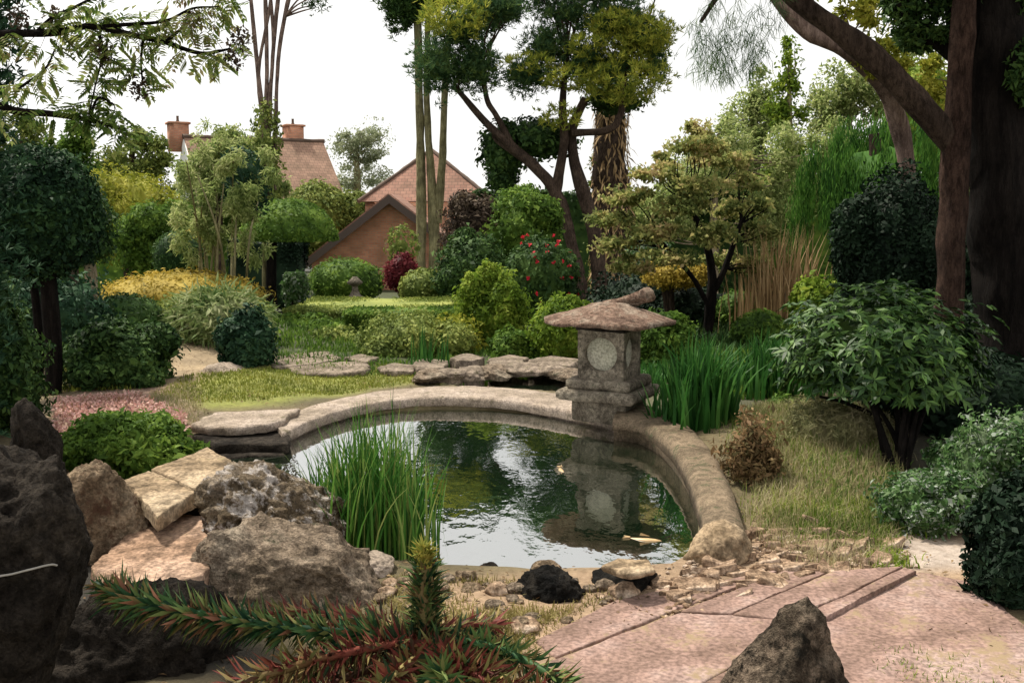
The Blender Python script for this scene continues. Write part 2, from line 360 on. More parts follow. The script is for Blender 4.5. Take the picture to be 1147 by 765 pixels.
ST_blk = stonemat('stone_black', (.008, .008, .008), (.02, .018, .016), (.06, .052, .042), 5, (.22, .18, .12), .64, bump=1.0, bd=.04)
ST_pav = stonemat('stone_paving', (.21, .138, .11), (.31, .205, .172), (.37, .27, .24), 1.7, (.27, .20, .125), .55, bump=.6, bd=.012, con=.3)
ST_chip = stonemat('stone_chip', (.26, .17, .11), (.42, .30, .21), (.58, .47, .38), 3, (.20, .14, .08), .62, bump=.6)

# ------------------------------------------------------------------ terrain
WZ = -0.06
def wpoly(pts, z): return np.array([onz(a, b, z)[:2] for a, b in pts])
POND = wpoly([(318,492),(345,478),(385,469),(440,461),(490,458),(550,459),(600,464),(650,472),(712,474),(742,494),(768,530),(786,580),(782,622),(745,640),(690,645),(640,645),(560,642),(490,640),(430,634),(385,610),(330,575),(290,545),(235,520),(218,503),(222,494)], WZ)
POOL = wpoly([(470,436),(520,424),(575,418),(640,417),(700,420),(720,432),(690,452),(640,446),(590,442),(530,439)], WZ)
def sdist(P, poly):
    d = np.full(len(P), 1e9); ins = np.zeros(len(P), bool); n = len(poly)
    for i in range(n):
        a, b = poly[i], poly[(i+1) % n]; e = b - a; w = P - a
        t = np.clip((w@e)/(e@e), 0, 1); d = np.minimum(d, np.linalg.norm(w - t[:, None]*e, axis=1))
        c = ((a[1] <= P[:, 1]) != (b[1] <= P[:, 1])) & (P[:, 0] < (b[0]-a[0])*(P[:, 1]-a[1])/(b[1]-a[1]+1e-12) + a[0])
        ins ^= c
    return np.where(ins, -d, d)
def bump(P, c, r, h): return h*np.exp(-(((P[:, 0]-c[0])/r[0])**2 + ((P[:, 1]-c[1])/r[1])**2))
def H(P):
    P = np.atleast_2d(np.asarray(P, float))[:, :2]
    h = .03*fbm(np.column_stack([P*.7, np.zeros(len(P))]), 3) + .012*fbm(np.column_stack([P*3, np.ones(len(P))]), 3)
    h = h*np.clip((P[:, 1]-3)/3, .25, 1)
    h = h + bump(P, (2.3, 7.3), (.8, 1.2), .26) + bump(P, (3.9, 6.8), (1.2, 1.5), .08) + bump(P, (-3.4, 8.4), (1.4, 1.6), .12)
    h = h + bump(P, (-4.5, 13.5), (2.5, 2.5), .25) + bump(P, (-1.9, 4.4), (.9, .8), .10)
    h = h - .073*np.clip(P[:, 1]-16, 0, 34)
    for pl, dp in ((POND, .55), (POOL, .4)):
        s = sdist(P, pl); k = np.clip(WZ + .015 + s*1.1, -dp, 9); h = np.where(s < .25, np.minimum(h, np.maximum(k, -dp)), h)
    return h
def gz(x, y): return float(H([[x, y]])[0])
def gp(px, py):
    d = ray(px, py); Y = np.geomspace(2.2, 120, 700); P = CAMP + d*(Y/d[1])[:, None]; h = H(P); k = np.argmax(P[:, 2] <= h)
    if P[k, 2] > h[k]: k = len(Y)-1
    return np.array([P[k, 0], P[k, 1], h[k]])
xs = np.unique(np.concatenate([-np.geomspace(4.6, 400, 40)[::-1], np.arange(-4.6, 4.6, .055), np.geomspace(4.6, 400, 40)]))
ys = np.unique(np.concatenate([np.linspace(-60, 2.2, 20), np.arange(2.2, 11.5, .055), np.geomspace(11.5, 900, 70)]))
X, Yg = np.meshgrid(xs, ys); P2 = np.column_stack([X.ravel(), Yg.ravel()]); Z = H(P2)
mb = MB(); nx, ny = len(xs), len(ys); i = np.arange(ny-1)[:, None]*nx; j = np.arange(nx-1)[None]
mb.add(np.column_stack([P2, Z]), np.stack([i+j, i+j+1, i+nx+j+1, i+nx+j], -1).reshape(-1, 4))
def groundmat():
    m, t, p, out = newmat('ground_soil_and_shade'); tc = node(t, 'ShaderNodeTexCoord'); at_ = node(t, 'ShaderNodeVertexColor', layer_name='soil')
    n1 = node(t, 'ShaderNodeTexNoise', i_Scale=1.6, i_Detail=7.0, i_Roughness=.65); n2 = node(t, 'ShaderNodeTexNoise', i_Scale=22., i_Detail=8.0, i_Roughness=.7)
    t.links.new(tc.outputs['Object'], n1.inputs['Vector']); t.links.new(tc.outputs['Object'], n2.inputs['Vector'])
    a = ramp(t, [(.35, (.55, .55, .55)), (.68, (1.2, 1.2, 1.2))], n1.outputs[0]); b = ramp(t, [(.3, (.5, .45, .4)), (.7, (1.2, 1.2, 1.2))], n2.outputs[0])
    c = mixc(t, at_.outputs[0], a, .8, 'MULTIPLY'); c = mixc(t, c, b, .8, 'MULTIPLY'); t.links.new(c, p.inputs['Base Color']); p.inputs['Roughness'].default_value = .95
    bp = node(t, 'ShaderNodeBump', i_Strength=.8, i_Distance=.03); t.links.new(n2.outputs[0], bp.inputs['Height']); t.links.new(bp.outputs[0], p.inputs['Normal']); return m
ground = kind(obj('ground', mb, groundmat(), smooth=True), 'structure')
zc = np.tile(np.array([.15, .12, .06]), (len(P2), 1)); far = P2[:, 1] > 11.3; zc[far] = (.055, .07, .022); zc[(P2[:, 0] > 2.6) & (P2[:, 1] > 5.2)] = (.06, .05, .03)
def zone(px, c, soft=.25, z=0.):
    s = sdist(P2, wpoly(px, z)); k = np.clip(.5 - s/soft, 0, 1)[:, None]; zc[:] = zc*(1-k) + np.array(c)*k
zone([(215,470),(320,460),(430,432),(500,425),(440,412),(300,415),(200,438),(180,460)], (.24, .26, .05))
zone([(170,375),(235,378),(270,410),(220,440),(210,480),(120,470),(140,440),(190,415)], (.38, .29, .18))
zone([(60,455),(180,440),(215,470),(190,510),(70,520)], (.30, .20, .15))
zone([(830,440),(1000,450),(1010,600),(960,610),(850,570),(820,500)], (.20, .17, .08))
zone([(480,650),(700,632),(840,600),(900,560),(1100,610),(1147,765),(600,765),(480,700)], (.40, .28, .18))
zone([(960,600),(1100,615),(1110,640),(1000,640)], (.50, .42, .36), .15)
zone([(0,600),(60,640),(240,650),(330,765),(0,765)], (.03, .025, .018), .2)  # front-left shadow painted into the ground colour
zone([(985,480),(1147,450),(1147,600),(1010,605)], (.05, .045, .025))  # shade under the right-hand trees painted into the ground colour
zone([(1000,730),(1147,690),(1147,765),(1000,780)], (.17, .14, .06), .3)
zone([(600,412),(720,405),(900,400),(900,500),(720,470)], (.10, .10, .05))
ca = ground.data.color_attributes.new('soil', 'FLOAT_COLOR', 'POINT'); ca.data.foreach_set('color', np.column_stack([zc, np.ones(len(zc))]).ravel())  # ground tones, with the shade painted at front left and right
# tall field grass in the far distance is just ground; water sheets
def watermat():
    m, t, p, out = newmat('pond_water'); tc = node(t, 'ShaderNodeTexCoord'); mp = node(t, 'ShaderNodeMapping'); mp.inputs['Scale'].default_value = (1, .55, 1)
    t.links.new(tc.outputs['Object'], mp.inputs[0])
    n1 = node(t, 'ShaderNodeTexNoise', i_Scale=9., i_Detail=3.0, i_Roughness=.5); n2 = node(t, 'ShaderNodeTexNoise', i_Scale=1.4, i_Detail=2.0)
    t.links.new(mp.outputs[0], n1.inputs['Vector']); t.links.new(mp.outputs[0], n2.inputs['Vector'])
    mu = node(t, 'ShaderNodeMath', operation='MULTIPLY'); t.links.new(n1.outputs[0], mu.inputs[0])
    mr = node(t, 'ShaderNodeMapRange'); mr.inputs[1].default_value = .35; mr.inputs[2].default_value = .7; mr.inputs[3].default_value = .25; t.links.new(n2.outputs[0], mr.inputs[0]); t.links.new(mr.outputs[0], mu.inputs[1])
    b = node(t, 'ShaderNodeBump', i_Strength=.15, i_Distance=.03); t.links.new(mu.outputs[0], b.inputs['Height']); t.links.new(b.outputs[0], p.inputs['Normal'])
    p.inputs['Base Color'].default_value = (.007, .018, .008, 1); p.inputs['Roughness'].default_value = .3; p.inputs['Specular IOR Level'].default_value = 0
    gl = node(t, 'ShaderNodeBsdfGlossy', i_Roughness=.02); lw = node(t, 'ShaderNodeLayerWeight', i_Blend=.5); ms = node(t, 'ShaderNodeMixShader')
    pw = node(t, 'ShaderNodeMath', operation='POWER'); pw.inputs[1].default_value = 4; t.links.new(lw.outputs['Facing'], pw.inputs[0]); fr = node(t, 'ShaderNodeMapRange'); fr.inputs[3].default_value = .62; fr.inputs[4].default_value = 1.0; t.links.new(pw.outputs[0], fr.inputs[0])
    t.links.new(b.outputs[0], gl.inputs['Normal']); t.links.new(b.outputs[0], lw.inputs['Normal']); t.links.new(fr.outputs[0], ms.inputs[0]); t.links.new(p.outputs[0], ms.inputs[1]); t.links.new(gl.outputs[0], ms.inputs[2]); t.links.new(ms.outputs[0], out.inputs[0])
    return m
M_water = watermat()
def sheet(name, poly, z):
    c = poly.mean(0); q = c + (poly-c)*1.12; b = MB(); n = len(q)
    if np.sum(q[:, 0]*np.roll(q[:, 1], -1) - np.roll(q[:, 0], -1)*q[:, 1]) < 0: q = q[::-1]
    b.add(np.vstack([np.column_stack([q, np.full(n, z)]), [[*c, z]]]), np.stack([np.arange(n), (np.arange(n)+1) % n, np.full(n, n)], 1)); return kind(obj(name, b, M_water), 'structure')
sheet('pond_water', POND, WZ); sheet('pool_water', POOL, WZ + .004)

# ------------------------------------------------------------------ stone coping round the pond
ROW = lambda o, i_, zo, zi: (onz(*o, zo), onz(*i_, zi))
def coping(outer, inner, zt, depth, name, label, mat, round_=.03, z_out=None, rough=.005):
    o = smooth_path([[*onz(a, b, zt)] for a, b in outer], 8); i_ = smooth_path([[*onz(a, b, zt)] for a, b in inner], 8); n = len(o); b = MB(); rows = []
    for k in range(n):
        a, c = o[k], i_[k]; d = unit(c - a); w = np.linalg.norm(c - a); r = min(round_, w*.3); prof = []
        for f, dz in ((0, -depth), (0, -depth*.5), (0, -r), (r*.3, -r*.3), (r, 0), (w*.35, .004), (w*.65, .004), (w-r, 0), (w-r*.3, -r*.3), (w, -r), (w-.01, -.085), (w-.08, -.095), (w-.10, -depth)):
            prof.append(a + d*f + np.array([0, 0, dz]))
        prof = np.array(prof); prof = prof + rough*fbm(prof*7, 3)[:, None]*np.array([.6, .6, 1]); rows.append(prof)
    loft(b, rows); return tag(obj(name, b, mat, smooth=True, origin=b.V[0].mean(0)), label, 'coping')
coping([(306,474),(340,457),(380,446),(430,437),(480,433),(530,432),(580,435),(630,441),(690,450)], [(316,486),(350,470),(390,457),(440,448),(490,445),(540,446),(590,451),(640,460),(705,473)], .05, .36, 'stone_coping', 'pale curved stone rim arching along the far edge of the pond', ST_cop)
coping([(700,448),(728,452),(757,464),(784,484),(806,510),(822,540),(832,568),(838,590)], [(686,468),(712,472),(736,484),(757,506),(771,532),(780,558),(785,578),(787,592)], .13, .40, 'stone_coping', 'brown mossy curved stone rim from lantern down to the rubble path', ST_leg, .10, rough=.006)

# ------------------------------------------------------------------ stone lantern
LY = 8.35; lx, ly, _ = at(682, 460, LY); u = LY/F
zpx = lambda py: at(690, py, LY)[2]
RZ = math.radians(-27)
lan = thing('stone_lantern', 'weathered stone lantern with a broad round roof standing on the pond rim', 'lantern', (lx, ly, .02))
def ring(mb_, prof, seg, rot=0., sq=False, jitter=0., c=None):
    c = (lx, ly) if c is None else c; rows = []
    for r, z in prof:
        th = np.linspace(0, 2*np.pi, seg, endpoint=False) + rot
        rr = np.full(seg, r)
        if jitter: rr = rr*(1 + jitter*fbm(np.column_stack([np.cos(th)*2.5, np.sin(th)*2.5, np.full(seg, z*6)]), 3))
        zz = z + (jitter*.16*fbm(np.column_stack([np.cos(th)*r*6, np.sin(th)*r*6, np.full(seg, 3.)]), 3) if jitter else 0)
        rows.append(np.column_stack([c[0] + rr*np.cos(th), c[1] + rr*np.sin(th), np.full(seg, z) + (zz - z)]))
    loft(mb_, rows)
def sqblock(mb_, half, z0, z1, bev=.012, rz=RZ, c=None, seed=0):
    # square block with rounded edges
    c = (lx, ly) if c is None else c; pts = []
    n = 10
    for k in range(4):
        for t in np.linspace(-1, 1, n, endpoint=False):
            p = [(t, -1), (1, t), (-t, 1), (-1, -t)][k]; pts.append(p)
    pts = np.array(pts, float); R = np.array([[math.cos(rz), -math.sin(rz)], [math.sin(rz), math.cos(rz)]]); rows = []
    for z, s in ((z0, half-bev), (z0+bev, half), ((z0+z1)/2, half), (z1-bev, half), (z1, half-bev), (z1, half*.5)):
        q = np.clip(pts*s, -half+bev*.25*0, half); q = (q@R.T) + c; w = np.column_stack([q, np.full(len(q), z)]); w = w + .006*fbm(w*9 + seed, 3)[:, None]; rows.append(w)
    loft(mb_, rows)
b = MB(); sqblock(b, .235, .02, zpx(443)); obj('base_block', b, ST_lan, lan, True)
b = MB(); sqblock(b, .335, zpx(444), zpx(432.5), .022, seed=5); sqblock(b, .275, zpx(433), zpx(421.5), .02, seed=8); obj('platform', b, ST_lan, lan, True)
# fire box: four faces, each with a round opening and a pale disc set back inside it
z0, z1 = zpx(422), zpx(366); hw = .198; hh = (z1-z0)/2; zc_ = (z0+z1)/2; b = MB(); disc = MB(); rw = .142; rec = .06; nn = 48
th = np.linspace(0, 2*np.pi, nn, endpoint=False); ca_, sa_ = np.cos(th), np.sin(th); mx = np.maximum(np.abs(ca_), np.abs(sa_)); 
for k in range(4):
    a = RZ + k*math.pi/2; ex = np.array([math.cos(a), math.sin(a), 0]); en = np.array([math.sin(a), -math.cos(a), 0]); ez = np.array([0, 0, 1]); c = np.array([lx, ly, zc_])
    sqo = c + en*hw + (ca_/mx*hw)[:, None]*ex + (sa_/mx*hh)[:, None]*ez
    r1 = c + en*hw + (ca_*rw)[:, None]*ex + (sa_*rw*.97)[:, None]*ez
    r2 = r1 - en*rec
    sqo = sqo + .004*fbm(sqo*10, 3)[:, None]
    loft(b, [sqo, r1, r2], caps=False)
    dd = MB; disc.add(np.vstack([r2 + en*.003, (c + en*(hw-rec+.003))[None]]), np.stack([np.arange(nn), (np.arange(nn)+1) % nn, np.full(nn, nn)], 1))
obj('fire_box', b, ST_lan, lan)
obj('window_panel', disc, stonemat('stone_window_panel', (.46, .45, .35), (.52, .50, .40), (.58, .55, .45), 2, bump=.1, con=.2), lan)
b = MB(); sqblock(b, .215, zpx(369), zpx(361), seed=3); obj('capital', b, ST_dark, lan, True)
b = MB(); seg = 72
ring(b, [(.26, zpx(362)), (.49, zpx(362)), (.53, zpx(360.5)), (.53, zpx(357)), (.46, zpx(354)), (.40, zpx(352)), (.33, zpx(349)), (.27, zpx(346.5)), (.19, zpx(343)), (.15, zpx(340)), (.10, zpx(339))], seg, jitter=.075); obj('roof', b, ST_roof, lan, True)
b = MB(); w0 = at(676, 342, LY); w1 = at(704, 337, LY); w2 = at(728, 329, LY)
tube(b, [[*w0, .03], [*w1, .045], [*w2, .05], [*(w2 + np.array([.03, 0, .012])), .025]], 12, 6, .55, 14); obj('finial', b, ST_roof, lan, True)

# ------------------------------------------------------------------ slabs and rocks
def put_slab(name, label, cat, px, z, th, mat, seed, tilt=(0, 0), group=None, jag=.012, rough=.006):
    b = MB(); pl = wpoly(px, z); c = pl.mean(0); slab(b, pl, z, th, seed, rough, tilt, jag=jag, bev=min(.012, th*.25) if jag > .006 else .005); o = obj(name, b, mat, smooth=True, origin=(c[0], c[1], z-th)); return tag(o, label, cat, group)
def put_rock(name, label, cat, bx, Y, mat, seed, rot=(0, 0, 0), planes=7, cut=.6, rough=.07, nf=2.2, dep=1.0, extra=(), group=None, sub=5):
    x0, y0, x1, y1 = bx; c = at((x0+x1)/2, (y0+y1)/2, Y); R = np.array([(x1-x0)/2, (x1-x0)/2*dep, (y1-y0)/2])*Y/F/.86
    b = MB(); rock(b, c, R, rot, seed, planes, cut, rough, nf, sub, extra); return tag(obj(name, b, mat, smooth=True, origin=(c[0], c[1], c[2]-R[2])), label, cat, group)
def paver(label, px, z, seed, th=.06, mat=None, tilt=(0, 0), name='paving_slab', cat='paving', rg=.0035, jg=.005):
    p = wpoly(px, z); c = p.mean(0); b = MB(); m = []; n = len(p)
    for a in range(n):
        e = p[(a+1) % n]; k_ = 22; m += [p[a] + (e-p[a])*t for t in np.linspace(.012, .988, k_)]
    m = np.array(m); k = len(m); rows = []
    for f, dz, ins in ((.25, 0, 0), (.5, 0, 0), (.75, 0, 0), (.93, 0, 0), (1, 0, .006), (1, -.005, 0), (1, -th*.5, 0), (1, -th, 0)):
        q = c + (m-c)*f - unit(m-c)*ins; q = q + unit(m-c)*(jg*fbm(np.column_stack([m*16, np.full(k, seed + dz*30)]), 4, .6)*(f == 1))[:, None]
        rows.append(np.column_stack([q, z + dz + (q-c)@np.array(tilt) + rg*fbm(np.column_stack([q*4, np.full(k, seed*1.7)]), 5, .6)]))
    kk = len(rows); V = np.vstack(rows + [[[*c, z]]]); i = np.arange(kk-1)[:, None]*k; j = np.arange(k)[None]; j2 = (j+1) % k
    b.add(V, np.stack([i+j, i+k+j, i+k+j2, i+j2], -1).reshape(-1, 4)); b.add(V, np.stack([np.full(k, kk*k), np.arange(k), (np.arange(k)+1) % k], 1))
    tag(obj(name, b, mat or ST_pav, origin=(*c, z-th)), label, cat)
# left end of the rim: stacked ledges above dark joints
put_slab('stone_slab', 'pale flat slab at the left end of the curved pond rim', 'slab', [(212,474),(240,462),(300,459),(335,457),(318,470),(300,476),(250,478)], .10, .07, ST_cop, 1, jag=.02)
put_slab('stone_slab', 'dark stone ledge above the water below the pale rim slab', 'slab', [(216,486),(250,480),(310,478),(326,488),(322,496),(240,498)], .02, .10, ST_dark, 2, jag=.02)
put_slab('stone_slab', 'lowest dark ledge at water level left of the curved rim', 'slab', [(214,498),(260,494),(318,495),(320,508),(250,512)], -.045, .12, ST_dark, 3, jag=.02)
# rockery in front left
put_rock('boulder', 'huge dark rough boulder with a white rope across its side', 'rock', (-90, 485, 104, 800), 3.05, ST_dark, 4, (0, .1, .4), 8, .62, .09, 2.5, .9, sub=6)
put_rock('boulder', 'low dark boulder added as shadow at the foot of the huge dark one', 'rock', (36, 660, 262, 850), 3.75, ST_dark, 41, (0, .1, .9), 8, .62, .10, 2.5, .8, sub=6)  # dark rock added to fill the area that lies in shadow
put_rock('rock', 'dark grey upright rock behind the huge boulder beside the pink heather', 'rock', (10, 452, 66, 560), 6.1, ST_dark, 5, (0, -.25, .5), 8, .55)
put_rock('rock', 'brown mottled rock with a mossy top left of the two buff slabs', 'rock', (56, 530, 172, 668), 4.75, ST_rock, 6, (.1, .15, .3), 7, .62, .08, 2.4, .9, sub=6)
SL = dict(name='stone_slab', cat='slab')
paver('flat buff slab tipped over the rocks, nearer of two side by side', [(138,536),(166,527),(222,550),(176,575)], .345, 7, .075, ST_slab, (.02, .035), rg=.008, jg=.014, **SL)
paver('flat buff slab over the rocks nearer the water, farther of two', [(170,525),(232,503),(266,521),(226,548)], .35, 8, .075, ST_slab, (.02, .035), rg=.008, jg=.014, **SL)
paver('thick pinkish tan slab lying low between brown rock and grey boulder', [(100,630),(134,604),(172,586),(244,581),(250,606),(228,640),(170,652),(126,650)], .20, 9, .10, ST_pinks, (.04, .08), rg=.012, jg=.02, **SL)
put_rock('rock', 'dark rock wedged in the gap below the two buff slabs', 'rock', (150, 548, 250, 640), 5.25, ST_dark, 10, (0, 0, .4), 7, .6)
put_rock('rock', 'dark rock under the thick pinkish tan slab', 'rock', (100, 632, 250, 740), 4.6, ST_dark, 11, (0, 0, .2), 7, .6)
put_rock('boulder', 'rough boulder splashed with pale lichen at the water edge', 'rock', (228, 526, 376, 640), 4.95, ST_lich, 12, (.1, .22, .5), 9, .6, .12, 2.4, .8, sub=6)
put_rock('boulder', 'big rounded grey boulder in front of the lichen splashed one', 'rock', (214, 574, 432, 735), 4.4, ST_grey, 13, (.0, .10, .2), 6, .60, .09, 2.4, .75, ((.15, -.35, .92, .62), (.75, -.3, .6, .66), (-.6, -.7, .3, .62), (.1, -1, .1, .6)), sub=6)
put_rock('rock', 'small pale stone at the water edge by the front reeds', 'rock', (385, 622, 440, 650), 4.75, ST_cop, 14)
put_rock('rock', 'squat black stone at the front edge of the pond', 'rock', (580, 640, 646, 696), 4.45, ST_blk, 15, planes=9, rough=.13)
put_rock('rock', 'black stone with a tan flat top nearest the orange koi', 'rock', (668, 624, 736, 680), 4.6, ST_blk, 16, (0, 0, .3), 8, .58)
put_slab('stone_slab', 'small tan cap slab resting on the black stone', 'slab', [(672,632),(690,622),(728,626),(733,636),(705,642)], .150, .03, ST_slab, 17)
put_rock('rock', 'pale worn block under the lower end of the brown rim', 'rock', (768, 588, 836, 650), 5.0, ST_slab, 18, (0, 0, .3), 8, .66)
b = MB(); V, Fc = ICO[6]; t_ = np.clip((V[:, 2]+.55)/1.55, 0, 1); az_ = np.arctan2(V[:, 1], V[:, 0]); cr = np.linalg.norm(V[:, :2], axis=1)
pr = np.min([1/np.maximum(np.cos(az_ - a0), .25)*d0 for a0, d0 in ((-1.0, .72), (-2.5, .80), (.35, .70), (1.5, .8), (2.7, .85))], 0); fz = (1 - t_)**.80
ap_ = at(904, 668, 3.5); bs_ = at(866, 860, 3.5); sz = np.array([.26, .24]); Q = np.column_stack([unit(V[:, :2]+1e-9)*(np.minimum(cr*2.2, 1)*pr*(fz*.97+.03))[:, None]*sz/.62, t_])
W_ = bs_ + (ap_ - bs_)*Q[:, 2:3]; W_[:, :2] += Q[:, :2]; W_ = W_ + V*(.026*fbm(W_*7, 5) + .02*(.5-np.abs(fbm(W_*9+5, 4))))[:, None]
b.add(W_, Fc); tag(obj('rock', b, stonemat('stone_pointed', (.03, .024, .018), (.12, .095, .07), (.36, .28, .21), 5, (.018, .016, .012), .53, bump=1.0, bd=.06), smooth=True, origin=bs_), 'pointed dark rock with pale flanks rising from the paving', 'rock')
for k, (bx, Y, m, lb) in enumerate([((1050,592,1088,612), 5.6, ST_cop, 'pale flat rock by the dark bush, upper of two'), ((1040,606,1092,632), 5.3, ST_cop, 'pale flat rock by the dark bush, lower of two'),
        ((505,655,545,690), 4.5, ST_rock, 'tan stone in the moss beside the upright monkey puzzle shoot'), ((540,662,588,700), 4.45, ST_rock, 'tan stone left of the squat black stone'), ((640,652,664,672), 4.65, ST_blk, 'small dark stone between the two black stones'),
        ((735,640,768,655), 4.8, ST_chip, 'small pale stone right of the black stone with tan top'), ((228,408,278,432), 10.6, ST_cop, 'pale rough stone at the foot of the dark bush by the lawn'),
        ((598,628,628,646), 4.95, ST_rock, 'low brown stone half in the water behind the squat black stone'), ((536,632,560,648), 4.9, ST_dark, 'small dark stone at the front water edge')]):
    put_rock('rock', lb, 'rock', bx, Y, m, 60+k, (0, 0, k*.7), 8, .6, .08)
# slabs and stepping stones behind the rim
for k, (px, z, th, lb) in enumerate([([(300,402),(318,392),(360,392),(384,400),(352,408),(306,412)], .12, .12, 'broad pale slab beside the dark bush behind the lawn'), ([(322,412),(360,405),(412,406),(414,414),(372,419),(330,418)], .10, .10, 'long pale slab in front of the broad pale slab'),
        ([(384,400),(405,396),(424,400),(410,406)], .12, .1, 'small pale slab at the end of the green hedge'), ([(424,411),(440,407),(466,409),(462,415),(430,416)], .10, .1, 'first low stone below the yellow green mound'),
        ([(462,405),(480,401),(502,404),(498,411),(468,413)], .16, .14, 'second stone below the yellow green mound'), ([(504,400),(522,396),(542,399),(540,403),(510,404)], .20, .24, 'tall dark sided stone below the bright conical bush'),
        ([(546,402),(570,397),(592,400),(586,407),(552,409)], .18, .1, 'flat stone between the dark sided stone and the layered ones'), ([(592,403),(620,398),(650,402),(640,410),(600,411)], .14, .12, 'layered flat stone left of the lantern')]):
    put_slab('stepping_stone', lb, 'stone', px, z*.6, th*.7, ST_step, 80+k, jag=.03)
for k, (x, y, w) in enumerate([(480,421,22),(505,420,20),(528,418,24),(556,416,24),(584,414,26),(612,414,24),(640,417,24),(662,422,22)]):
    put_rock('rock', 'greyish brown rubble stone edging the small back pool', 'rock', (x-w, y-6, x+w, y+8), 1950/(y+6-240)*.99, ST_step if k % 3 else ST_grey, 120+k, (0, 0, k), 8, .55, .12, group='rubble stones along the back pool', sub=4)
# paving
for k, (px, z, lb) in enumerate([([(600,716),(690,672),(752,657),(800,651),(878,636),(760,682),(622,735)], .012, 'low sandy edged paving slab along the rubble strip'),
 ([(762,684),(880,638),(932,638),(878,661),(820,686)], .020, 'paving slab nearest the loose rubble'),
    ([(602,745),(760,685),(820,688),(881,694),(925,691),(770,772),(690,845),(560,845)], .026, 'large front paving slab left of the pointed rock'), ([(821,687.3),(879,662),(933,639),(1012,633),(949,664),(922,675),(881,693)], .032, 'paving slab directly above the tip of the pointed rock'),
    ([(883,694),(923,677),(950,666),(1014,635),(1027,638),(968,668),(926,690)], .042, 'narrow raised paving slab ending in a dark step line'),
    ([(692,841),(772,773),(927,691.5),(969,670),(1030,640),(1090,652),(1150,700),(1230,760),(1240,845)], .020, 'broad dirt stained paving slab right of the pointed rock')]): paver(lb, px, z, 20+k)
# loose chips on the path edge
reseed(11); quad = np.array([(735,655),(835,600),(905,585),(1000,612),(1000,640),(880,660),(760,690)]); cnt = 0
qs = wpoly(quad, 0.)
while cnt < 120:
    p = rng.uniform(qs.min(0), qs.max(0))
    if sdist(p[None], qs)[0] > -.02 or sdist(p[None], POND)[0] < .05: continue
    n = rng.integers(4, 7); a = np.sort(rng.random(n)*2*np.pi); r = (.02 + .055*rng.random()**1.6); pl = p + np.column_stack([np.cos(a)*r*1.4, np.sin(a)*r]); z = gz(*p)
    b = MB(); th_ = .012 + .03*rng.random(); slab(b, pl, z+th_, th_+.02, cnt, .002, (rng.normal()*.2, rng.normal()*.2), .004, 18, .004)
    tag(obj('stone_chip', b, ST_chip, smooth=False, origin=(p[0], p[1], z)), 'small flat broken stone lying loose in the rubble strip beside the paving', 'stone', 'broken stones in the rubble strip'); cnt += 1
reseed(12); edge = wpoly([(425,640),(560,650),(690,652),(760,645),(700,672),(600,712),(560,765),(425,765)], 0.); cnt = 0
while cnt < 70:
    p = rng.uniform(edge.min(0), edge.max(0))
    if sdist(p[None], edge)[0] > 0 or sdist(p[None], POND)[0] < .03: continue
    r = .012 + .05*rng.random()**2.2; z = gz(*p); b = MB(); rock(b, (p[0], p[1], z+r*.2), (r*1.3, r, r*.75), (0, 0, rng.random()*6), 300+cnt, 7, .6, .1, 2.2, 3)
    tag(obj('pebble', b, (ST_rock, ST_chip, ST_grey)[cnt % 3], smooth=False, origin=(p[0], p[1], z)), 'small rough stone lying in the moss along the near pond edge', 'stone', 'small stones along the near pond edge'); cnt += 1
b = MB(); V1, F1 = ICO[1]
for k in range(2600):
    p = rng.uniform(qs.min(0)-.15, qs.max(0)+.15)
    s_ = sdist(p[None], qs)[0]
    if s_ > .12*rng.random() or sdist(p[None], POND)[0] < .03: continue
    r = .004 + .014*rng.random()**2; b.add(V1*np.array([r*1.3, r, r*.7])*(1 + .3*rng.normal(size=V1.shape)) + np.array([p[0], p[1], gz(*p)+r*.4]), F1)
kind(obj('gravel', b, ST_chip), 'stuff')
# rope on the dark boulder
bo = bpy.data.objects['boulder']; bpy.context.view_layer.update(); rp_ = []
for px, py in ((-30,651),(-15,648),(0,645),(12,643),(24,640),(36,637),(48,634),(58,632),(64,633)):
    dv = Vector(ray(px, py)).normalized(); hit, loc, nrm, _ = bo.ray_cast(Vector(CAMP) - bo.location, dv)
    if hit: w = loc + bo.location - dv*.006; rp_.append([*w, .0032])
b = MB(); tube(b, rp_, 8, 6, .15, 60); tag(obj('rope', b, plainmat('rope_white', (.34, .32, .29)), smooth=True, origin=rp_[0][:3]), 'thin white rope stretched across the huge dark boulder', 'rope')
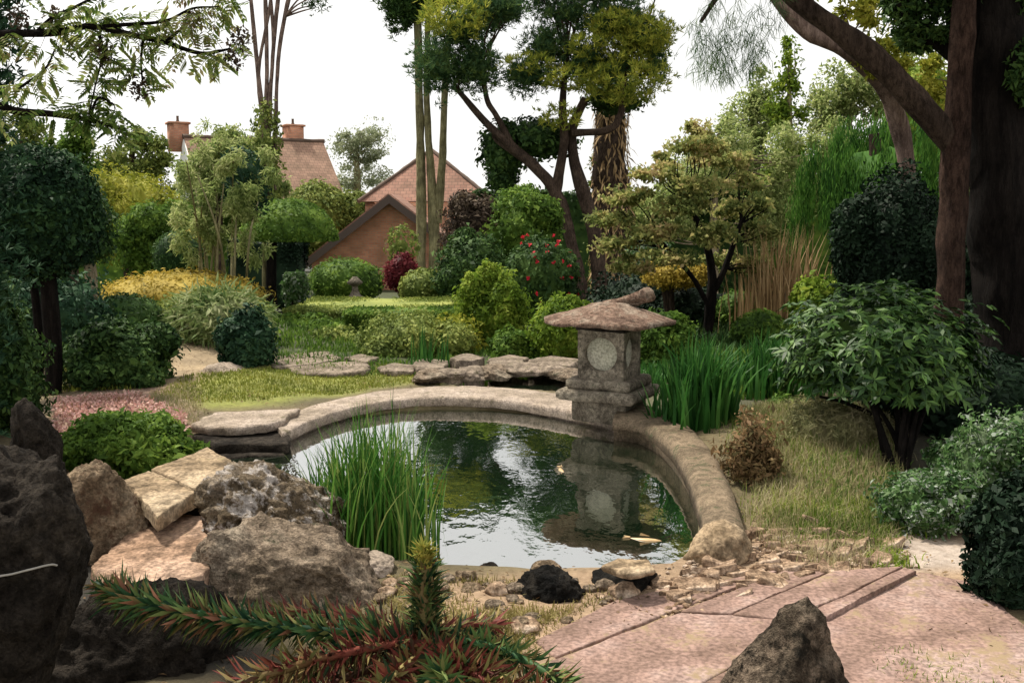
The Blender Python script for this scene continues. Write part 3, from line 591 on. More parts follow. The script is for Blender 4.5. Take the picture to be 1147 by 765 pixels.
# koi
def koi(px, py, ln, az, mat, lb):
    x, y, _ = onz(px, py, WZ); t = thing('koi_carp', lb, 'fish', (x, y, WZ)); b = MB(); rows = []; R = np.array([[math.cos(az), -math.sin(az)], [math.sin(az), math.cos(az)]])
    for s, w in ((0, .012), (.06, .05), (.2, .10), (.4, .12), (.6, .10), (.8, .055), (.93, .03)):
        thn = np.linspace(0, 2*np.pi, 14, endpoint=False); bend = .06*math.sin(s*4)
        q = np.column_stack([np.full(14, (s-.5)*ln), np.cos(thn)*w*ln + bend*ln]); q = q@R.T; rows.append(np.column_stack([q + (x, y), WZ - .002 + np.sin(thn)*w*ln*.6]))
    loft(b, rows); obj('body', b, mat, t, True)
    b = MB(); q = np.array([[.42, -.03], [.42, .03], [.62, .13], [.56, .02], [.62, -.10]])*ln; q[:, 1] += .06*math.sin(3.6)*ln; q = q@R.T
    V = np.vstack([np.column_stack([q + (x, y), np.full(5, WZ+.008)]), np.column_stack([q + (x, y), np.full(5, WZ+.002)])]); b.add(V, [[0,1,2,3],[5,8,7,6],[0,3,8,5],[1,6,7,2]]); b.add(V, [[0,3,4],[5,9,8],[3,2,7],[3,4,9]]); obj('tail', b, mat, t)
    b = MB(); q = np.array([[-.15, 0], [.15, 0], [.12, 0]])*ln; q = q@R.T
    V = np.array([[*(q[0]+(x, y)), WZ+.02], [*(q[1]+(x, y)), WZ+.02], [*(q[2]+(x, y)), WZ+.035]]); b.add(np.vstack([V, V+np.array([.003, .003, 0])]), [[0,1,2],[5,4,3]]); obj('dorsal_fin', b, mat, t)
K1 = plainmat('koi_orange', (.50, .34, .17), .4); K2 = plainmat('koi_cream', (.75, .6, .45), .3)
koi(722, 604, .19, math.radians(165), K1, 'orange koi at the surface near the black stone'); koi(629, 526, .14, math.radians(100), K1, 'small orange koi far out in mid pond'); 
# ------------------------------------------------------------------ houses beyond the garden
def tilemat(name, c1, c2, sx=.36, sy=.30, mortar=(.12, .08, .06), brick=False):
    m, t, p, out = newmat(name); uv = node(t, 'ShaderNodeUVMap'); br = node(t, 'ShaderNodeTexBrick')
    br.inputs['Color1'].default_value = (*c1, 1); br.inputs['Color2'].default_value = (*c2, 1); br.inputs['Mortar'].default_value = (*mortar, 1); br.inputs['Scale'].default_value = 1.0
    br.inputs['Mortar Size'].default_value = .012; br.inputs['Brick Width'].default_value = sx; br.inputs['Row Height'].default_value = sy; t.links.new(uv.outputs[0], br.inputs['Vector'])
    tc = node(t, 'ShaderNodeTexCoord'); n = node(t, 'ShaderNodeTexNoise', i_Scale=1.2, i_Detail=6.0); t.links.new(tc.outputs['Object'], n.inputs['Vector'])
    c = mixc(t, br.outputs[0], ramp(t, [(.3, (.6, .6, .55)), (.7, (1.15, 1.1, 1.1))], n.outputs[0]), .8, 'MULTIPLY'); t.links.new(c, p.inputs['Base Color']); p.inputs['Roughness'].default_value = .9
    b = node(t, 'ShaderNodeBump', i_Strength=.5, i_Distance=.02); t.links.new(br.outputs['Fac'], b.inputs['Height']); b.invert = True; t.links.new(b.outputs[0], p.inputs['Normal']); return m
def uvflat(o):
    me = o.data; uv = me.uv_layers.new(name='UVMap')
    for f in me.polygons:
        n = f.normal; e = Vector((-n.y, n.x, 0)); e = e.normalized() if e.length > 1e-4 else Vector((1, 0, 0)); w = n.cross(e)
        for li in f.loop_indices:
            c = me.vertices[me.loops[li].vertex_index].co; uv.data[li].uv = (c.dot(e), c.dot(w))
M_tile = tilemat('roof_tiles', (.25, .125, .09), (.33, .18, .13)); M_tile2 = tilemat('roof_tiles_brown', (.27, .165, .115), (.35, .22, .155))
M_brick = tilemat('house_brick', (.46, .19, .115), (.58, .27, .16), .34, .12, (.34, .27, .21)); M_white = plainmat('render_white', (.8, .8, .78)); M_board = plainmat('barge_board_dark', (.10, .07, .06))
def quadplate(mb_, pts, th):
    p = np.array(pts, float); n = unit(np.cross(p[1]-p[0], p[2]-p[0])); q = p - n*th; k = len(p); V = np.vstack([p, q])
    mb_.add(V, [list(range(k))]); mb_.add(V, [list(range(2*k-1, k-1, -1))]); mb_.add(V, [[i, i+k, (i+1) % k + k, (i+1) % k] for i in range(k)])
def chimney(root_roof, px, pyt, pyb, wpx, Y, npots, mat):
    a = at(px, pyt, Y); bz = at(px, pyb, Y)[2]; w = wpx*Y/F; b = MB(); box(b, (a[0], a[1], (a[2]+bz)/2), (w, w*.9, a[2]-bz), .5); box(b, (a[0], a[1], a[2]-.10), (w*1.18, w*1.08, .14), .5)
    o = obj('chimney', b, mat, root_roof); uvflat(o)
    for k in range(npots):
        b = MB(); ring(b, [(.10, a[2]), (.14, a[2]+.06), (.10, a[2]+.12), (.09, a[2]+.4), (.12, a[2]+.44), (.08, a[2]+.45)], 12, c=(a[0]+(k-(npots-1)/2)*.32, a[1])); obj('chimney_pot', b, M_tile, o)
# house on the left: gable end seen at an angle, long roof running away to the right
YL = 76.; A0 = at(206, 153, YL); ang = math.radians(30); rd = np.array([math.cos(ang), math.sin(ang), 0]); pd = np.array([math.sin(ang), -math.cos(ang), 0]); RL, RUN, RISE = 10.6, 5.4, 5.2
hl = thing('cottage', 'tile roofed house with a white gable and two chimneys behind the left shrubs', 'house', (A0[0]+3, A0[1], 0))
e1 = A0 + pd*RUN - [0, 0, RISE]; e2 = A0 - pd*RUN - [0, 0, RISE]; b = MB(); quadplate(b, [A0, e1, e1+rd*RL, A0+rd*RL], .12); quadplate(b, [A0+rd*RL+[0, 0, .003], e2+rd*RL, e2, A0+[0, 0, .003]], .12); rf = obj('roof', b, M_tile2, hl); uvflat(rf)
t_ = MB(); tube(t_, [[*(A0-rd*.1), .16], [*(A0+rd*(RL+.1)), .16]], 8, 24, .25); obj('ridge_tiles', t_, M_tile, rf)
g1 = e1 - pd*.3 - [0, 0, .1]; g2 = e2 + pd*.3 - [0, 0, .1]; dn = lambda p: np.array([p[0], p[1], -2.7])
def gable(o0): return [o0+A0*0 + x for x in (A0-[0, 0, .16], g1, dn(g1), dn(g2), g2)]
b = MB(); quadplate(b, [p + rd*.15 for p in gable(np.zeros(3))], .2); quadplate(b, [p + rd*(RL-.1) for p in gable(np.zeros(3))], .2); quadplate(b, [g1+rd*.36, dn(g1)+rd*.36, dn(g1)+rd*(RL-.31), g1+rd*(RL-.31)], .2); obj('wall', b, M_white, hl)
chimney(rf, 199, 137, 170, 20, 77, 1, M_brick); chimney(rf, 328, 140, 180, 19, 81, 1, M_brick)
# house on the right: pyramid roof with a lower brick gable in front
YR = 62.; ap = at(483, 168, YR+3.5); hr = thing('house', 'brick house with red pyramid roof and dark edged gable behind the pale trunks', 'house', (ap[0], YR, 0))
ez = at(483, 226, YR)[2]; hwid = 4.05; cs = [np.array([ap[0]+sx*hwid, ap[1]+sy*hwid, ez]) for sx, sy in ((-1, -1), (1, -1), (1, 1), (-1, 1))]; b = MB()
for k in range(4): b.add(np.vstack([ap, cs[k], cs[(k+1) % 4]]), [[0, 1, 2]])
rf = obj('roof', b, M_tile, hr); uvflat(rf)
for c_ in cs[:2]:
    t_ = MB(); tube(t_, [[*ap, .13], [*c_, .13]], 8, 24, .25); obj('hip_tiles', t_, M_tile, rf)
b = MB(); box(b, (ap[0], ap[1], (ez-2.7)/2-.05), (hwid*2-.7, hwid*2-.7, ez+2.7)); o = obj('wall', b, M_brick, hr); uvflat(o)
YG = 57.; ga = at(437, 219, YG); gl = at(343, 293, YG); gr = np.array([2*ga[0]-gl[0], YG, gl[2]]); bk = np.array([0, 4.6, 0]); b = MB()
quadplate(b, [ga+[-.15,0.05,-.15], gl+[.3,.05,0], np.array([gl[0]+.3, YG+.05, -2.7]), np.array([gr[0]-.3, YG+.05, -2.7]), gr+[-.3,.05,0]], .2); o = obj('gable_wall', b, M_brick, hr); uvflat(o)
b = MB(); f = np.array([0, -.5, 0]); quadplate(b, [ga+f, gl+f, gl+bk, ga+bk], .10); quadplate(b, [gr+f+[0,0,.002], ga+f+[0,0,.002], ga+bk+[0,0,.002], gr+bk+[0,0,.002]], .10); o = obj('gable_roof', b, M_tile, hr); uvflat(o)
b = MB(); f2 = np.array([0, -.56, 0]); dz = np.array([0, 0, .45]); quadplate(b, [ga+f2+[0,0,.03], gl+f2+[-.1,0,-.05], gl+f2-dz+[-.1,0,-.05], ga+f2-dz], .05); quadplate(b, [gr+f2+[.1,.003,-.05], ga+f2+[0,.003,.03], ga+f2-dz+[0,.003,0], gr+f2-dz+[.1,.003,-.05]], .05); obj('barge_board', b, M_board, hr)

# ------------------------------------------------------------------ plants
def EL(bx, Y, dep=1.0):
    x0, y0, x1, y1 = bx; c = at((x0+x1)/2, (y0+y1)/2, Y); return c, np.array([(x1-x0)/2*Y/F, (x1-x0)/2*Y/F*dep, (y1-y0)/2*Y/F])
seedn = [0]
def bush(name, label, cat, bx, Y, mat, n, Lpx, asp=2., lump=.10, freq=2.5, sub=0, flat=None, core=None, jit=.7, dep=1., group=None, droop=0., stems=None, bark=None, extra=()):
    """shrub: lumpy leafy mass (+ sub lumps), with stems down to the soil when it stands clear of it"""
    seedn[0] += 1; s = seedn[0]; reseed(1000+s); c, R = EL(bx, Y, dep); L = Lpx*Y/F; b = MB()
    if core is None: core = .74 if sub else .88
    if sub: lump *= 1.9; freq = 3.6
    cloud(b, c, R, n, L, asp, lump, freq, core=core, jit=jit, seed=s, flat=flat, droop=droop)
    for k in range(sub):
        d = unit(rng.normal(size=3) + np.array([0, -.5, .35])); sc = .28 + .22*rng.random()
        cloud(b, c + d*R*(.72+.15*rng.random()), R*sc, max(60, int(n*sc*sc*1.2)), L, asp, .15, 2.5, core=core*.9, jit=jit, seed=s+k, droop=droop)
    for k, (eb, en) in enumerate(extra):
        c2, R2 = EL(eb, Y); cloud(b, c2, R2, en, L, asp, lump, freq, core=core, jit=jit, seed=s+50+k, flat=flat, droop=droop)
    g = gz(c[0], c[1]); bot = c[2] - R[2]*(1 if flat is None else -flat)
    if bot > g + .06 or stems:
        root = thing(name, label, cat, (c[0], c[1], g), group); obj('foliage', b, mat, root); t = MB(); ns = stems or 3
        for k in range(ns):
            o = (rng.random(2)-.5)*R[:2]*.25*(ns > 1); tt = np.array([c[0], c[1], c[2]]); r = max(.012, min(R[0]*.09, .12))
            top = tt + np.array([*( (rng.random(2)-.5)*R[:2]*(1.0 if ns > 1 else .1)), 0])
            t_ = MB(); tube(t_, [[c[0]+o[0], c[1]+o[1], g-.1, r], [*(np.array([c[0]+o[0], c[1]+o[1], g])*.45 + top*.55), r*.85], [*top, r*.6]], 8, 5); obj('stem' if ns > 1 else 'trunk', t_, bark or B_brown, root)
        return root
    return tag(obj(name, b, mat, origin=(c[0], c[1], g)), label, cat, group)
def pix_trunks(root, tr, Y, bark, name='trunk', k=5, rough=.14, seg=10):
    for t in tr:
        b = MB(); tube(b, TP(t, Y), seg, k, rough, 3.0); obj(name, b, bark, root, True)
def fork(mb_, a, c, n, r0, bend=.25):
    """limbs from a to points c"""
    for q in c:
        m = (np.asarray(a)+q)/2 + rng.normal(size=3)*np.linalg.norm(q-a)*bend*.4; tube(mb_, [[*a, r0], [*m, r0*.7], [*q, r0*.25]], 6, 4)
def tree(name, label, cat, Y, trunks, bark, clumps, mat, n, Lpx, asp=2., mode='puff', limb=3., group=None, droop=.15, joint=None, base=None):
    seedn[0] += 1; s = seedn[0]; reseed(2000+s); t0 = trunks[0][0]; bp = at(t0[0], t0[1], Y + (t0[3] if len(t0) > 3 else 0)); g = gz(bp[0], bp[1])
    root = thing(name, label, cat, (bp[0], bp[1], min(g, bp[2]) if base is None else base), group)
    tr2 = []
    for k, t in enumerate(trunks):
        b = MB(); rows = TP(t, Y)
        if k == 0 and rows[0][2] > g: rows = [[rows[0][0], rows[0][1], g-.15, rows[0][3]*1.25]] + rows
        tube(b, rows, 14, 6, .26, 4.0 if Y < 16 else 1.2); obj('trunk' if k == 0 else 'branch', b, bark, root, True); tr2.append(smooth_path(rows, 5))
    allp = np.vstack(tr2); b = MB(); lm = MB(); L = Lpx*Y/F; tot = sum((c[2]-c[0])*(c[3]-c[1]) for c in clumps)
    for k, cl in enumerate(clumps):
        yy = Y + (cl[4] if len(cl) > 4 else 0); c, R = EL(cl[:4], yy); m = int(n*(cl[2]-cl[0])*(cl[3]-cl[1])/tot)
        if mode == 'puff':
            q = max(3, int(m/160)); puff(b, c, R*.95, m//5, L, asp, droop=droop)
            for w in range(q):
                d = unit(rng.normal(size=3))*rng.random()**.4; puff(b, c + d*R*.85, R*(.16+.2*rng.random())*np.array([1.2, 1.2, .8]), int(m*.8/q), L, asp, droop=droop)
        elif mode == 'cloud': cloud(b, c, R, m, L, asp, .16, 2.6, core=.8, jit=.8, seed=s+k, droop=droop)
        elif mode == 'needle': ball(b, c, R, .5, 3.5, .40, s+k, 3); needles(b, c, R*1.04, m//8, 8, L, L/asp, .9, .62, .45, s+k)
        elif mode == 'sparse': needles(b, c, R, m//9, 9, L, L/asp, .5, .9, .2, s+k)
        d = np.linalg.norm(allp[:, :3]-c, axis=1) + np.maximum(0, allp[:, 2]-c[2])*2; a = allp[np.argmin(d)]
        if limb: fork(lm, a[:3], [c + rdir(1)[0]*R*.55 for _ in range(4)], 4, limb*yy/F*.6)
    if lm.n: obj('branches', lm, bark, root, True)
    obj('crown', b, mat, root); return root

# --- far background: trees and hedges closing the garden
tree('tree', 'hazy pale blossoming tree on the skyline between the two houses', 'tree', 95, [[(400,250,5),(400,200,4),(398,160,2)]], B_moss, [(362,140,420,190),(392,128,446,180),(368,175,438,225),(385,150,425,200)], L_pale, 6500, 3.2, mode='puff', limb=2)
for k, (bx, Y, m, lb) in enumerate([((40,128,120,235), 46, L_mid, 'soft green distant tree above the dark ball topiary'), ((95,140,200,245), 66, L_olive, 'olive green distant tree beside the white gable'), ((-20,120,70,240), 70, L_olive, 'distant olive tree at the far left skyline')]):
    x0, y0, x1, y1 = bx; tree('tree', lb, 'tree', Y, [[((x0+x1)/2, 265, 5), ((x0+x1)/2, 200, 4), ((x0+x1)/2, y0+20, 2)]], B_brown, [(x0, y0+20, x0+(x1-x0)*.6, y1), (x0+(x1-x0)*.35, y0, x1-8, y1-30), (x0+(x1-x0)*.4, y0+40, x1, y1+20)], m, 12000, 4.6, limb=2)
tree('tree', 'loose spring green tree hiding most of the left roof', 'tree', 50, [[(245,330,5),(245,240,4),(248,170,2)]], B_brown, [(198,160,262,240),(228,138,292,225),(262,178,318,260),(190,205,250,285),(265,142,312,200),(290,190,330,240)], L_haze, 21000, 4.5, limb=2)
def hedge(label, bx, Y, mat, n, Lpx, name='hedge', dep=.6, lump=.1, tilt=0):
    seedn[0] += 1; reseed(3000+seedn[0]); x0, y0, x1, y1 = bx; a = at(x0, y1, Y); c = at(x1, y0, Y); hx, hz, hy = (c[0]-a[0])/2, (c[2]-a[2])/2, dep; cen = np.array([(a[0]+c[0])/2, Y+hy, (a[2]+c[2])/2]); L = Lpx*Y/F
    d = rdir(n); q = np.sign(d)*np.abs(d)**.35; q = q/np.maximum(np.abs(q).max(1, keepdims=True), .6); P = cen + q*np.array([hx, hy, hz])*(1 + lump*.6*fbm(q*np.array([hx, hy, hz])*1.5+seedn[0], 2))[:, None]*(1-.1*rng.random(n))[:, None]
    N = unit(d + .7*rng.normal(size=(n, 3)) + [0, 0, .3]); A = unit(np.cross(N, rng.normal(size=(n, 3)))); b = MB(); leafq(b, P, A, N, L*(.6+.8*rng.random(n)), L/2)
    V, Fc = ICO[4]; qq = np.sign(V)*np.abs(V)**.35; qq = qq/np.maximum(np.abs(qq).max(1, keepdims=True), .6); b.add(cen + qq*np.array([hx, hy, hz])*.93*(1 + lump*.6*fbm(qq*np.array([hx, hy, hz])*1.5+seedn[0], 2))[:, None], Fc)
    return tag(obj(name, b, mat, origin=(cen[0], cen[1], gz(cen[0], cen[1]))), label, 'hedge')
hedge('long mid green hedge far behind the gold conifer, left of the house', (-80, 228, 330, 345), 52, L_mid, 30000, 5.5)
hedge('tall dark hedge far behind the pine and the maple', (530, 215, 860, 345), 54, L_dark, 30000, 5.5)
hedge('tall hedge far behind the weeping tree', (830, 205, 1200, 345), 55, L_mid, 30000, 5.5)
tree('poplar', 'narrow yellow green poplar rising above the maple', 'tree', 58, [[(884,330,5),(885,200,4),(884,60,1.5)]], B_moss, [(850,130,914,250),(858,85,908,170),(868,38,900,115),(846,170,920,270)], L_bright, 9000, 5, limb=2)
tree('tree', 'pale airy grey green tree left of the narrow poplar', 'tree', 62, [[(845,330,5),(845,200,4),(842,110,2)]], B_pale, [(805,95,870,190),(770,150,860,260),(830,75,880,150),(820,170,900,280),(740,170,820,270)], L_haze, 24000, 4.6, limb=2)
tree('tree', 'pale airy tree right of the narrow poplar under the leaning trunk', 'tree', 62, [[(950,330,6),(952,200,4),(950,90,2)]], B_pale, [(900,70,960,170),(935,50,1005,150),(910,140,1000,240),(985,40,1060,130),(890,180,960,280)], L_haze, 24000, 4.6, limb=2)
tree('tree', 'bright leafy tree glimpsed between the leaning trunk and the red trunk', 'tree', 24, [[(1040,320,6),(1040,200,5),(1035,110,3)]], B_brown, [(1005,70,1065,150),(1015,120,1075,200),(990,100,1040,180)], L_bright, 3600, 5, mode='cloud', limb=2)
tree('tree', 'pale leaved tree behind the dark trunk near the edge of the frame', 'tree', 20, [[(1150,320,8),(1150,200,6),(1146,60,4)]], B_brown, [(1110,-20,1190,90),(1115,70,1200,180),(1120,160,1210,270),(1075,200,1150,300)], L_olive, 14000, 7, limb=2)
tree('tree', 'pale yellow green tree filling the gap behind the maple crown', 'tree', 52, [[(800,330,5),(800,230,4),(805,150,2)]], B_pale, [(715,175,800,270),(770,125,850,230),(840,130,915,260),(690,215,760,290),(820,200,900,290),(900,120,960,240)], L_haze, 20000, 4.6, limb=2)
# --- left side
bush('shrub', 'yellow green clipped shrub bank behind the gold conifer', 'shrub', (76,186,206,300), 25, L_yel, 5200, 3.8, sub=6)
bush('shrub', 'mid green loose shrub below the white gable', 'shrub', (125,228,222,315), 21, L_mid, 5200, 4, sub=7)
bush('topiary_dome', 'small dark dome shrub right behind the gold conifer', 'topiary', (170,258,230,316), 18.5, L_dark, 2600, 3.2, lump=.04)
bush('shrub', 'little gold shrub peeping over the small dark dome', 'shrub', (196,256,238,292), 19.3, L_gold, 1200, 3.5, stems=2)
o = bush('golden_conifer', 'wide spreading golden conifer with a flat top', 'conifer', (106,303,300,368), 15, L_gold, 9500, 4.5, 3., lump=.08, dep=.8, jit=.6, stems=3)
bush('shrub', 'olive green low shrub in front of the golden conifer', 'shrub', (165,326,300,392), 13.8, L_olive, 4200, 4.5, sub=6)
bush('topiary_dome', 'dark low dome shrub in front of the golden conifer, near the pale bare trunk', 'topiary', (96,328,184,384), 12.3, L_dark, 4200, 4, lump=.05)
bush('shrub', 'dark broad shrub by the dirt path below the ball topiary', 'shrub', (66,360,192,452), 9.8, L_dark, 6500, 6, sub=5, lump=.16)
tree('shrub_tree', 'dark small tree with a pale bare trunk behind the ball topiary', 'tree', 12.6, [[(100,400,9),(100,350,8),(102,310,7),(96,270,5)]], B_pale, [(20,200,130,290),(50,250,128,300)], L_dark, 4200, 5, mode='cloud', limb=2)
# ball topiary
reseed(51); Y = 9.3; b0 = gp(58, 450); c, R = EL((-22,166,110,312), Y); rt = thing('ball_topiary', 'big dark clipped ball topiary on a bare trunk', 'topiary', b0); b = MB(); cloud(b, c, R, 17000, .045, 2., .09, 3.6, core=.88, jit=.9, seed=9, depth=.16, stray=.25); obj('crown', b, leafmat('leaf_ball', [(.006, .018, .010), (.018, .048, .022), (.05, .11, .035)], .12), rt)
pix_trunks(rt, [[(58,462,11),(60,400,9),(56,340,9),(52,290,8)]], Y, B_dark); b = MB(); tube(b, TP([(40,455,6),(44,380,5),(36,300,4)], Y+.25), 8); obj('side_trunk', b, B_dark, rt, True)
b_ = bush('shrub', 'tall dark shrub at the left edge behind the huge boulder', 'shrub', (-60,330,48,520), 7.6, L_dark, 6500, 7, sub=8, lump=.2)
bush('shrub', 'blue green shrub behind the ball topiary trunk', 'shrub', (-10,300,120,420), 11.3, L_blue, 5200, 5.5, sub=7, lump=.2)
tree('conifer', 'dark conifer cut by the left edge of the frame', 'conifer', 7.2, [[(-45,520,16),(-45,200,13),(-48,-150,6)]], B_dark, [(-95,330,14,500),(-90,200,16,360),(-90,60,18,230),(-80,-40,26,90),(-70,-140,30,0)], L_blue, 22000, 12, 5, mode='needle', limb=3)
for k, bx in enumerate([(22,10,46,48), (14,92,40,130), (5,60,30,110)]): pass
# yellow stemmed bamboo
reseed(61); Y = 15.5; g0 = gp(244, 350); bamb = thing('bamboo', 'airy bamboo with yellowish canes and small pale leaves', 'bamboo', (*at(250, 340, Y)[:2], gz(*at(250, 340, Y)[:2]))); b = MB()
for k in range(12):
    x = 222 + 52*rng.random(); dx = rng.normal()*26; t_ = MB(); tube(t_, TP([(x,352,1.7,rng.normal()*.3),(x+dx*.35,265,1.3,rng.normal()*.3),(x+dx,180+60*rng.random(),.7,rng.normal()*.4)], Y), 6, 6, .05); obj('cane', t_, B_moss, bamb, True)
for bx, n, m in (((196,165,250,225),1100,0), ((212,190,280,275),2600,0), ((240,150,312,225),2000,0), ((190,215,245,300),1500,0), ((215,135,262,175),300,0), ((255,235,305,300),900,0)):
    c, R = EL(bx, Y); [puff(b, c + rdir(1)[0]*R*.8, R*.3, n//9, .085, 4, .3, .5) for _ in range(9)]
obj('foliage', b, L_haze, bamb); b = MB(); c, R = EL((246,165,304,245), Y+.5); cloud(b, c, R, 1300, .08, 2.5, .2, core=.6); obj('dark_foliage', b, L_blue, bamb)
# multi stemmed tall tree, stems fan out at the top
tree('multi_stem_tree', 'slim tree whose pinkish stems fan out against the sky left of the red roof', 'tree', 44, [[(303,338,6),(302,270,5.5),(300,200,5.5),(297,150,5)],[(297,155,4),(290,90,2.4),(282,10,2),(276,-70,2)],[(297,155,3),(299,80,2.3),(297,0,2.2),(292,-90,2)],[(300,170,3,.1),(304,90,2.2,.1),(310,10,2.2),(322,-80,2)],[(307,250,3,.1),(309,130,2.3),(315,40,2.2),(340,-70,2)],[(296,150,3),(290,80,1.8),(303,0,1.8),(306,-90,1.6)],[(300,120,2),(306,50,1.8),(300,-40,1.6)]], B_pink, [(268,-110,320,-60),(300,-100,345,-60),(335,-10,372,18)], L_dark, 2600, 5, 5, mode='sparse', limb=2)
bush('ivy', 'olive climber leaves round the base of the fan stemmed tree', 'climber', (283,112,316,215), 43.4, L_olive, 900, 4.5, core=.3, lump=.3, extra=[((276,200,320,305), 1400)])
# mushroom topiary
reseed(71); Y = 18.8; rt = thing('mushroom_topiary', 'clipped umbrella shaped topiary with flat underside on a dark trunk', 'topiary', (*at(305, 338, Y)[:2], gz(*at(305, 338, Y)[:2]))); b = MB(); c, R = EL((270,222,377,312), Y); cloud(b, c, R, 9500, .05, 2., .03, 2., core=.94, jit=.6, seed=3, flat=.0, depth=.1, stray=0); obj('crown', b, L_mid, rt)
pix_trunks(rt, [[(305,345,6),(304,300,5.5),(306,262,5)]], Y, B_dark); b = MB(); tube(b, TP([(296,322,2.5),(296,262,2.2)], Y+.2), 8); obj('support_pole', b, B_moss, rt, True)
hedge('dark clipped hedge behind the umbrella topiary', (256, 268, 334, 345), 23.5, L_black, 12000, 4)
bush('tree_dome', 'rounded olive tree crown behind the umbrella topiary beside the house', 'tree', (312,203,402,300), 66, L_olive, 9000, 4, lump=.08, extra=[((372,212,428,290), 3200)], core=.8)
bush('topiary_dome', 'wide dark dome with a paler top in front of the brick gable', 'topiary', (343,288,432,345), 21.5, L_mid, 4600, 3.4, lump=.04)
bush('shrub', 'small shrub speckled with white flowers behind the low hedge', 'shrub', (315,302,348,345), 19.5, L_grey, 1100, 4, lump=.3, core=.6)
reseed(77); y_ = 18.2; st = thing('garden_ornament', 'little grey stone ornament standing on the clipped hedge top', 'ornament', at(398, 334, y_)); b = MB(); c2 = at(398, 334, y_)[:2]; zz = lambda p: at(398, p, y_)[2]
ring(b, [(.16, zz(336)), (.17, zz(333)), (.10, zz(331)), (.06, zz(326)), (.05, zz(321))], 16, c=c2, jitter=.05); obj('base', b, ST_lan, st, True); b = MB(); ring(b, [(.05, zz(321)), (.13, zz(318)), (.14, zz(316)), (.08, zz(313)), (.04, zz(310))], 16, c=c2, jitter=.05); obj('bowl', b, ST_lan, st, True)
bush('shrub', 'dark red leaved shrub in front of the brick gable', 'shrub', (430,284,470,330), 19.8, L_red, 1500, 4, lump=.25, core=.7)
bush('topiary_dome', 'small yellow green dome at the foot of the tall pale trunks', 'topiary', (446,300,502,345), 19.2, L_olive, 2200, 3.5, lump=.05)
bush('shrub', 'dark evergreen shrub behind the bright conical bush', 'shrub', (486,260,570,350), 18.6, L_dark, 4200, 4.2, sub=6)
bush('shrub', 'bronze leaved shrub right of the tall pale trunks under the roof', 'shrub', (494,222,566,305), 20.5, L_bronze, 3200, 4.2, sub=6, lump=.2, core=.7)
bush('shrub', 'glossy green shrub left of the leaning pine trunk', 'shrub', (536,212,628,310), 20.3, L_mid, 4800, 4.4, sub=7, lump=.16)
bush('shrub', 'loose grey green shrub growing against the brick gable', 'shrub', (432,252,470,300), 24, L_olive, 700, 4, core=.3, lump=.25)
hedge('low clipped hedge with a flat pale olive top', (318, 347, 508, 372), 15.0, L_olive, 42000, 3.4, dep=1.15, lump=.03)
bush('shrub', 'feathery mid green mound left of the low dark hedge', 'shrub', (300,352,372,400), 14.6, L_mid, 3800, 4, sub=5, lump=.14)
bush('shrub', 'pale yellow green tuft behind the broad pale slab', 'shrub', (342,366,412,406), 13.2, L_olive, 3200, 4, sub=4, lump=.16)
bush('shrub', 'rounded green mound at the foot of the conical bush beside the stones', 'shrub', (545,368,604,416), 12.3, L_mid, 3200, 4.2, sub=5, lump=.14)
bush('shrub', 'loose green plant hiding the ground between lantern and maple', 'shrub', (700,352,778,420), 11.6, L_mid, 3800, 5, sub=6, lump=.2)
hedge('low dark green hedge in front of the flat topped olive one', (384, 350, 512, 392), 13.6, L_mid, 16000, 4, dep=.45, lump=.08)
bush('shrub', 'low bright green shrub at the left end of the clipped hedges', 'shrub', (318,360,408,398), 14.1, L_mid, 3600, 4, lump=.10, sub=3)
bush('cone_shrub', 'bright yellow green conical bush behind the stepping stones', 'shrub', (505,303,594,430), 13.3, L_bright, 8200, 4.2, lump=.12, sub=9)
bush('shrub', 'yellow green soft mound shrub behind the stepping stones', 'shrub', (396,345,520,440), 12.6, L_olive, 8500, 4, lump=.10, sub=6)
bush('shrub', 'yellow green filler shrub between the mound and the conical bush', 'shrub', (470,355,545,425), 12.7, L_yel, 3200, 4, lump=.15, sub=3)
bush('shrub', 'round bright green shrub left behind the lantern roof', 'shrub', (594,330,672,420), 12.1, L_bright, 5200, 4.5, lump=.10, sub=5)
# variegated shrub and dark neighbour
reseed(81); Y = 12.4; c, R = EL((190,318,302,405), Y); b = MB(); cloud(b, c, R*.85, 1500, .08, 2.2, .2, core=.8); n = 1500; d = rdir(n); P = c + d*R*(.6+.45*rng.random(n)[:, None]); leafq(b, P, unit(d + .6*rng.normal(size=(n, 3)) + [0, 0, -.5]), rdir(n) + [0, 0, .8], .17, .026); tag(obj('variegated_shrub', b, leafmat('leaf_variegated', [(.05, .10, .025), (.20, .26, .09), (.46, .47, .26)], .35), origin=(c[0], c[1], gz(c[0], c[1]))), 'pale variegated shrub with drooping narrow leaves beside the dirt path', 'shrub')
bush('shrub', 'dark rounded shrub at the edge of the lawn right of the variegated one', 'shrub', (246,343,309,428), 11.1, L_blue, 4200, 5, lump=.14, sub=4)
bush('shrub', 'small green shrub left of the variegated one on the path edge', 'shrub', (178,345,222,392), 13, L_mid, 1500, 5, lump=.2)
# camellia with red flowers
reseed(91); c, R = EL((564,262,648,372), 17.3); rt = thing('flowering_shrub', 'dark shrub dotted with red flowers at the foot of the pine', 'shrub', (c[0], c[1], gz(c[0], c[1]))); b = MB(); cloud(b, c, R, 5200, .07, 1.8, .16, core=.85, seed=4); obj('foliage', b, L_dark, rt)
n = 42; d = unit(rng.normal(size=(n, 3)) + [0.2, -.8, .1]); P = c + d*R*1.04
for q in range(n):
    b = MB(); m = 7; leafq(b, np.repeat(P[q:q+1], m, 0), rdir(m), d[q] + .3*rng.normal(size=(m, 3)), .045, .04, .1); obj('flower', b, L_redf, rt)
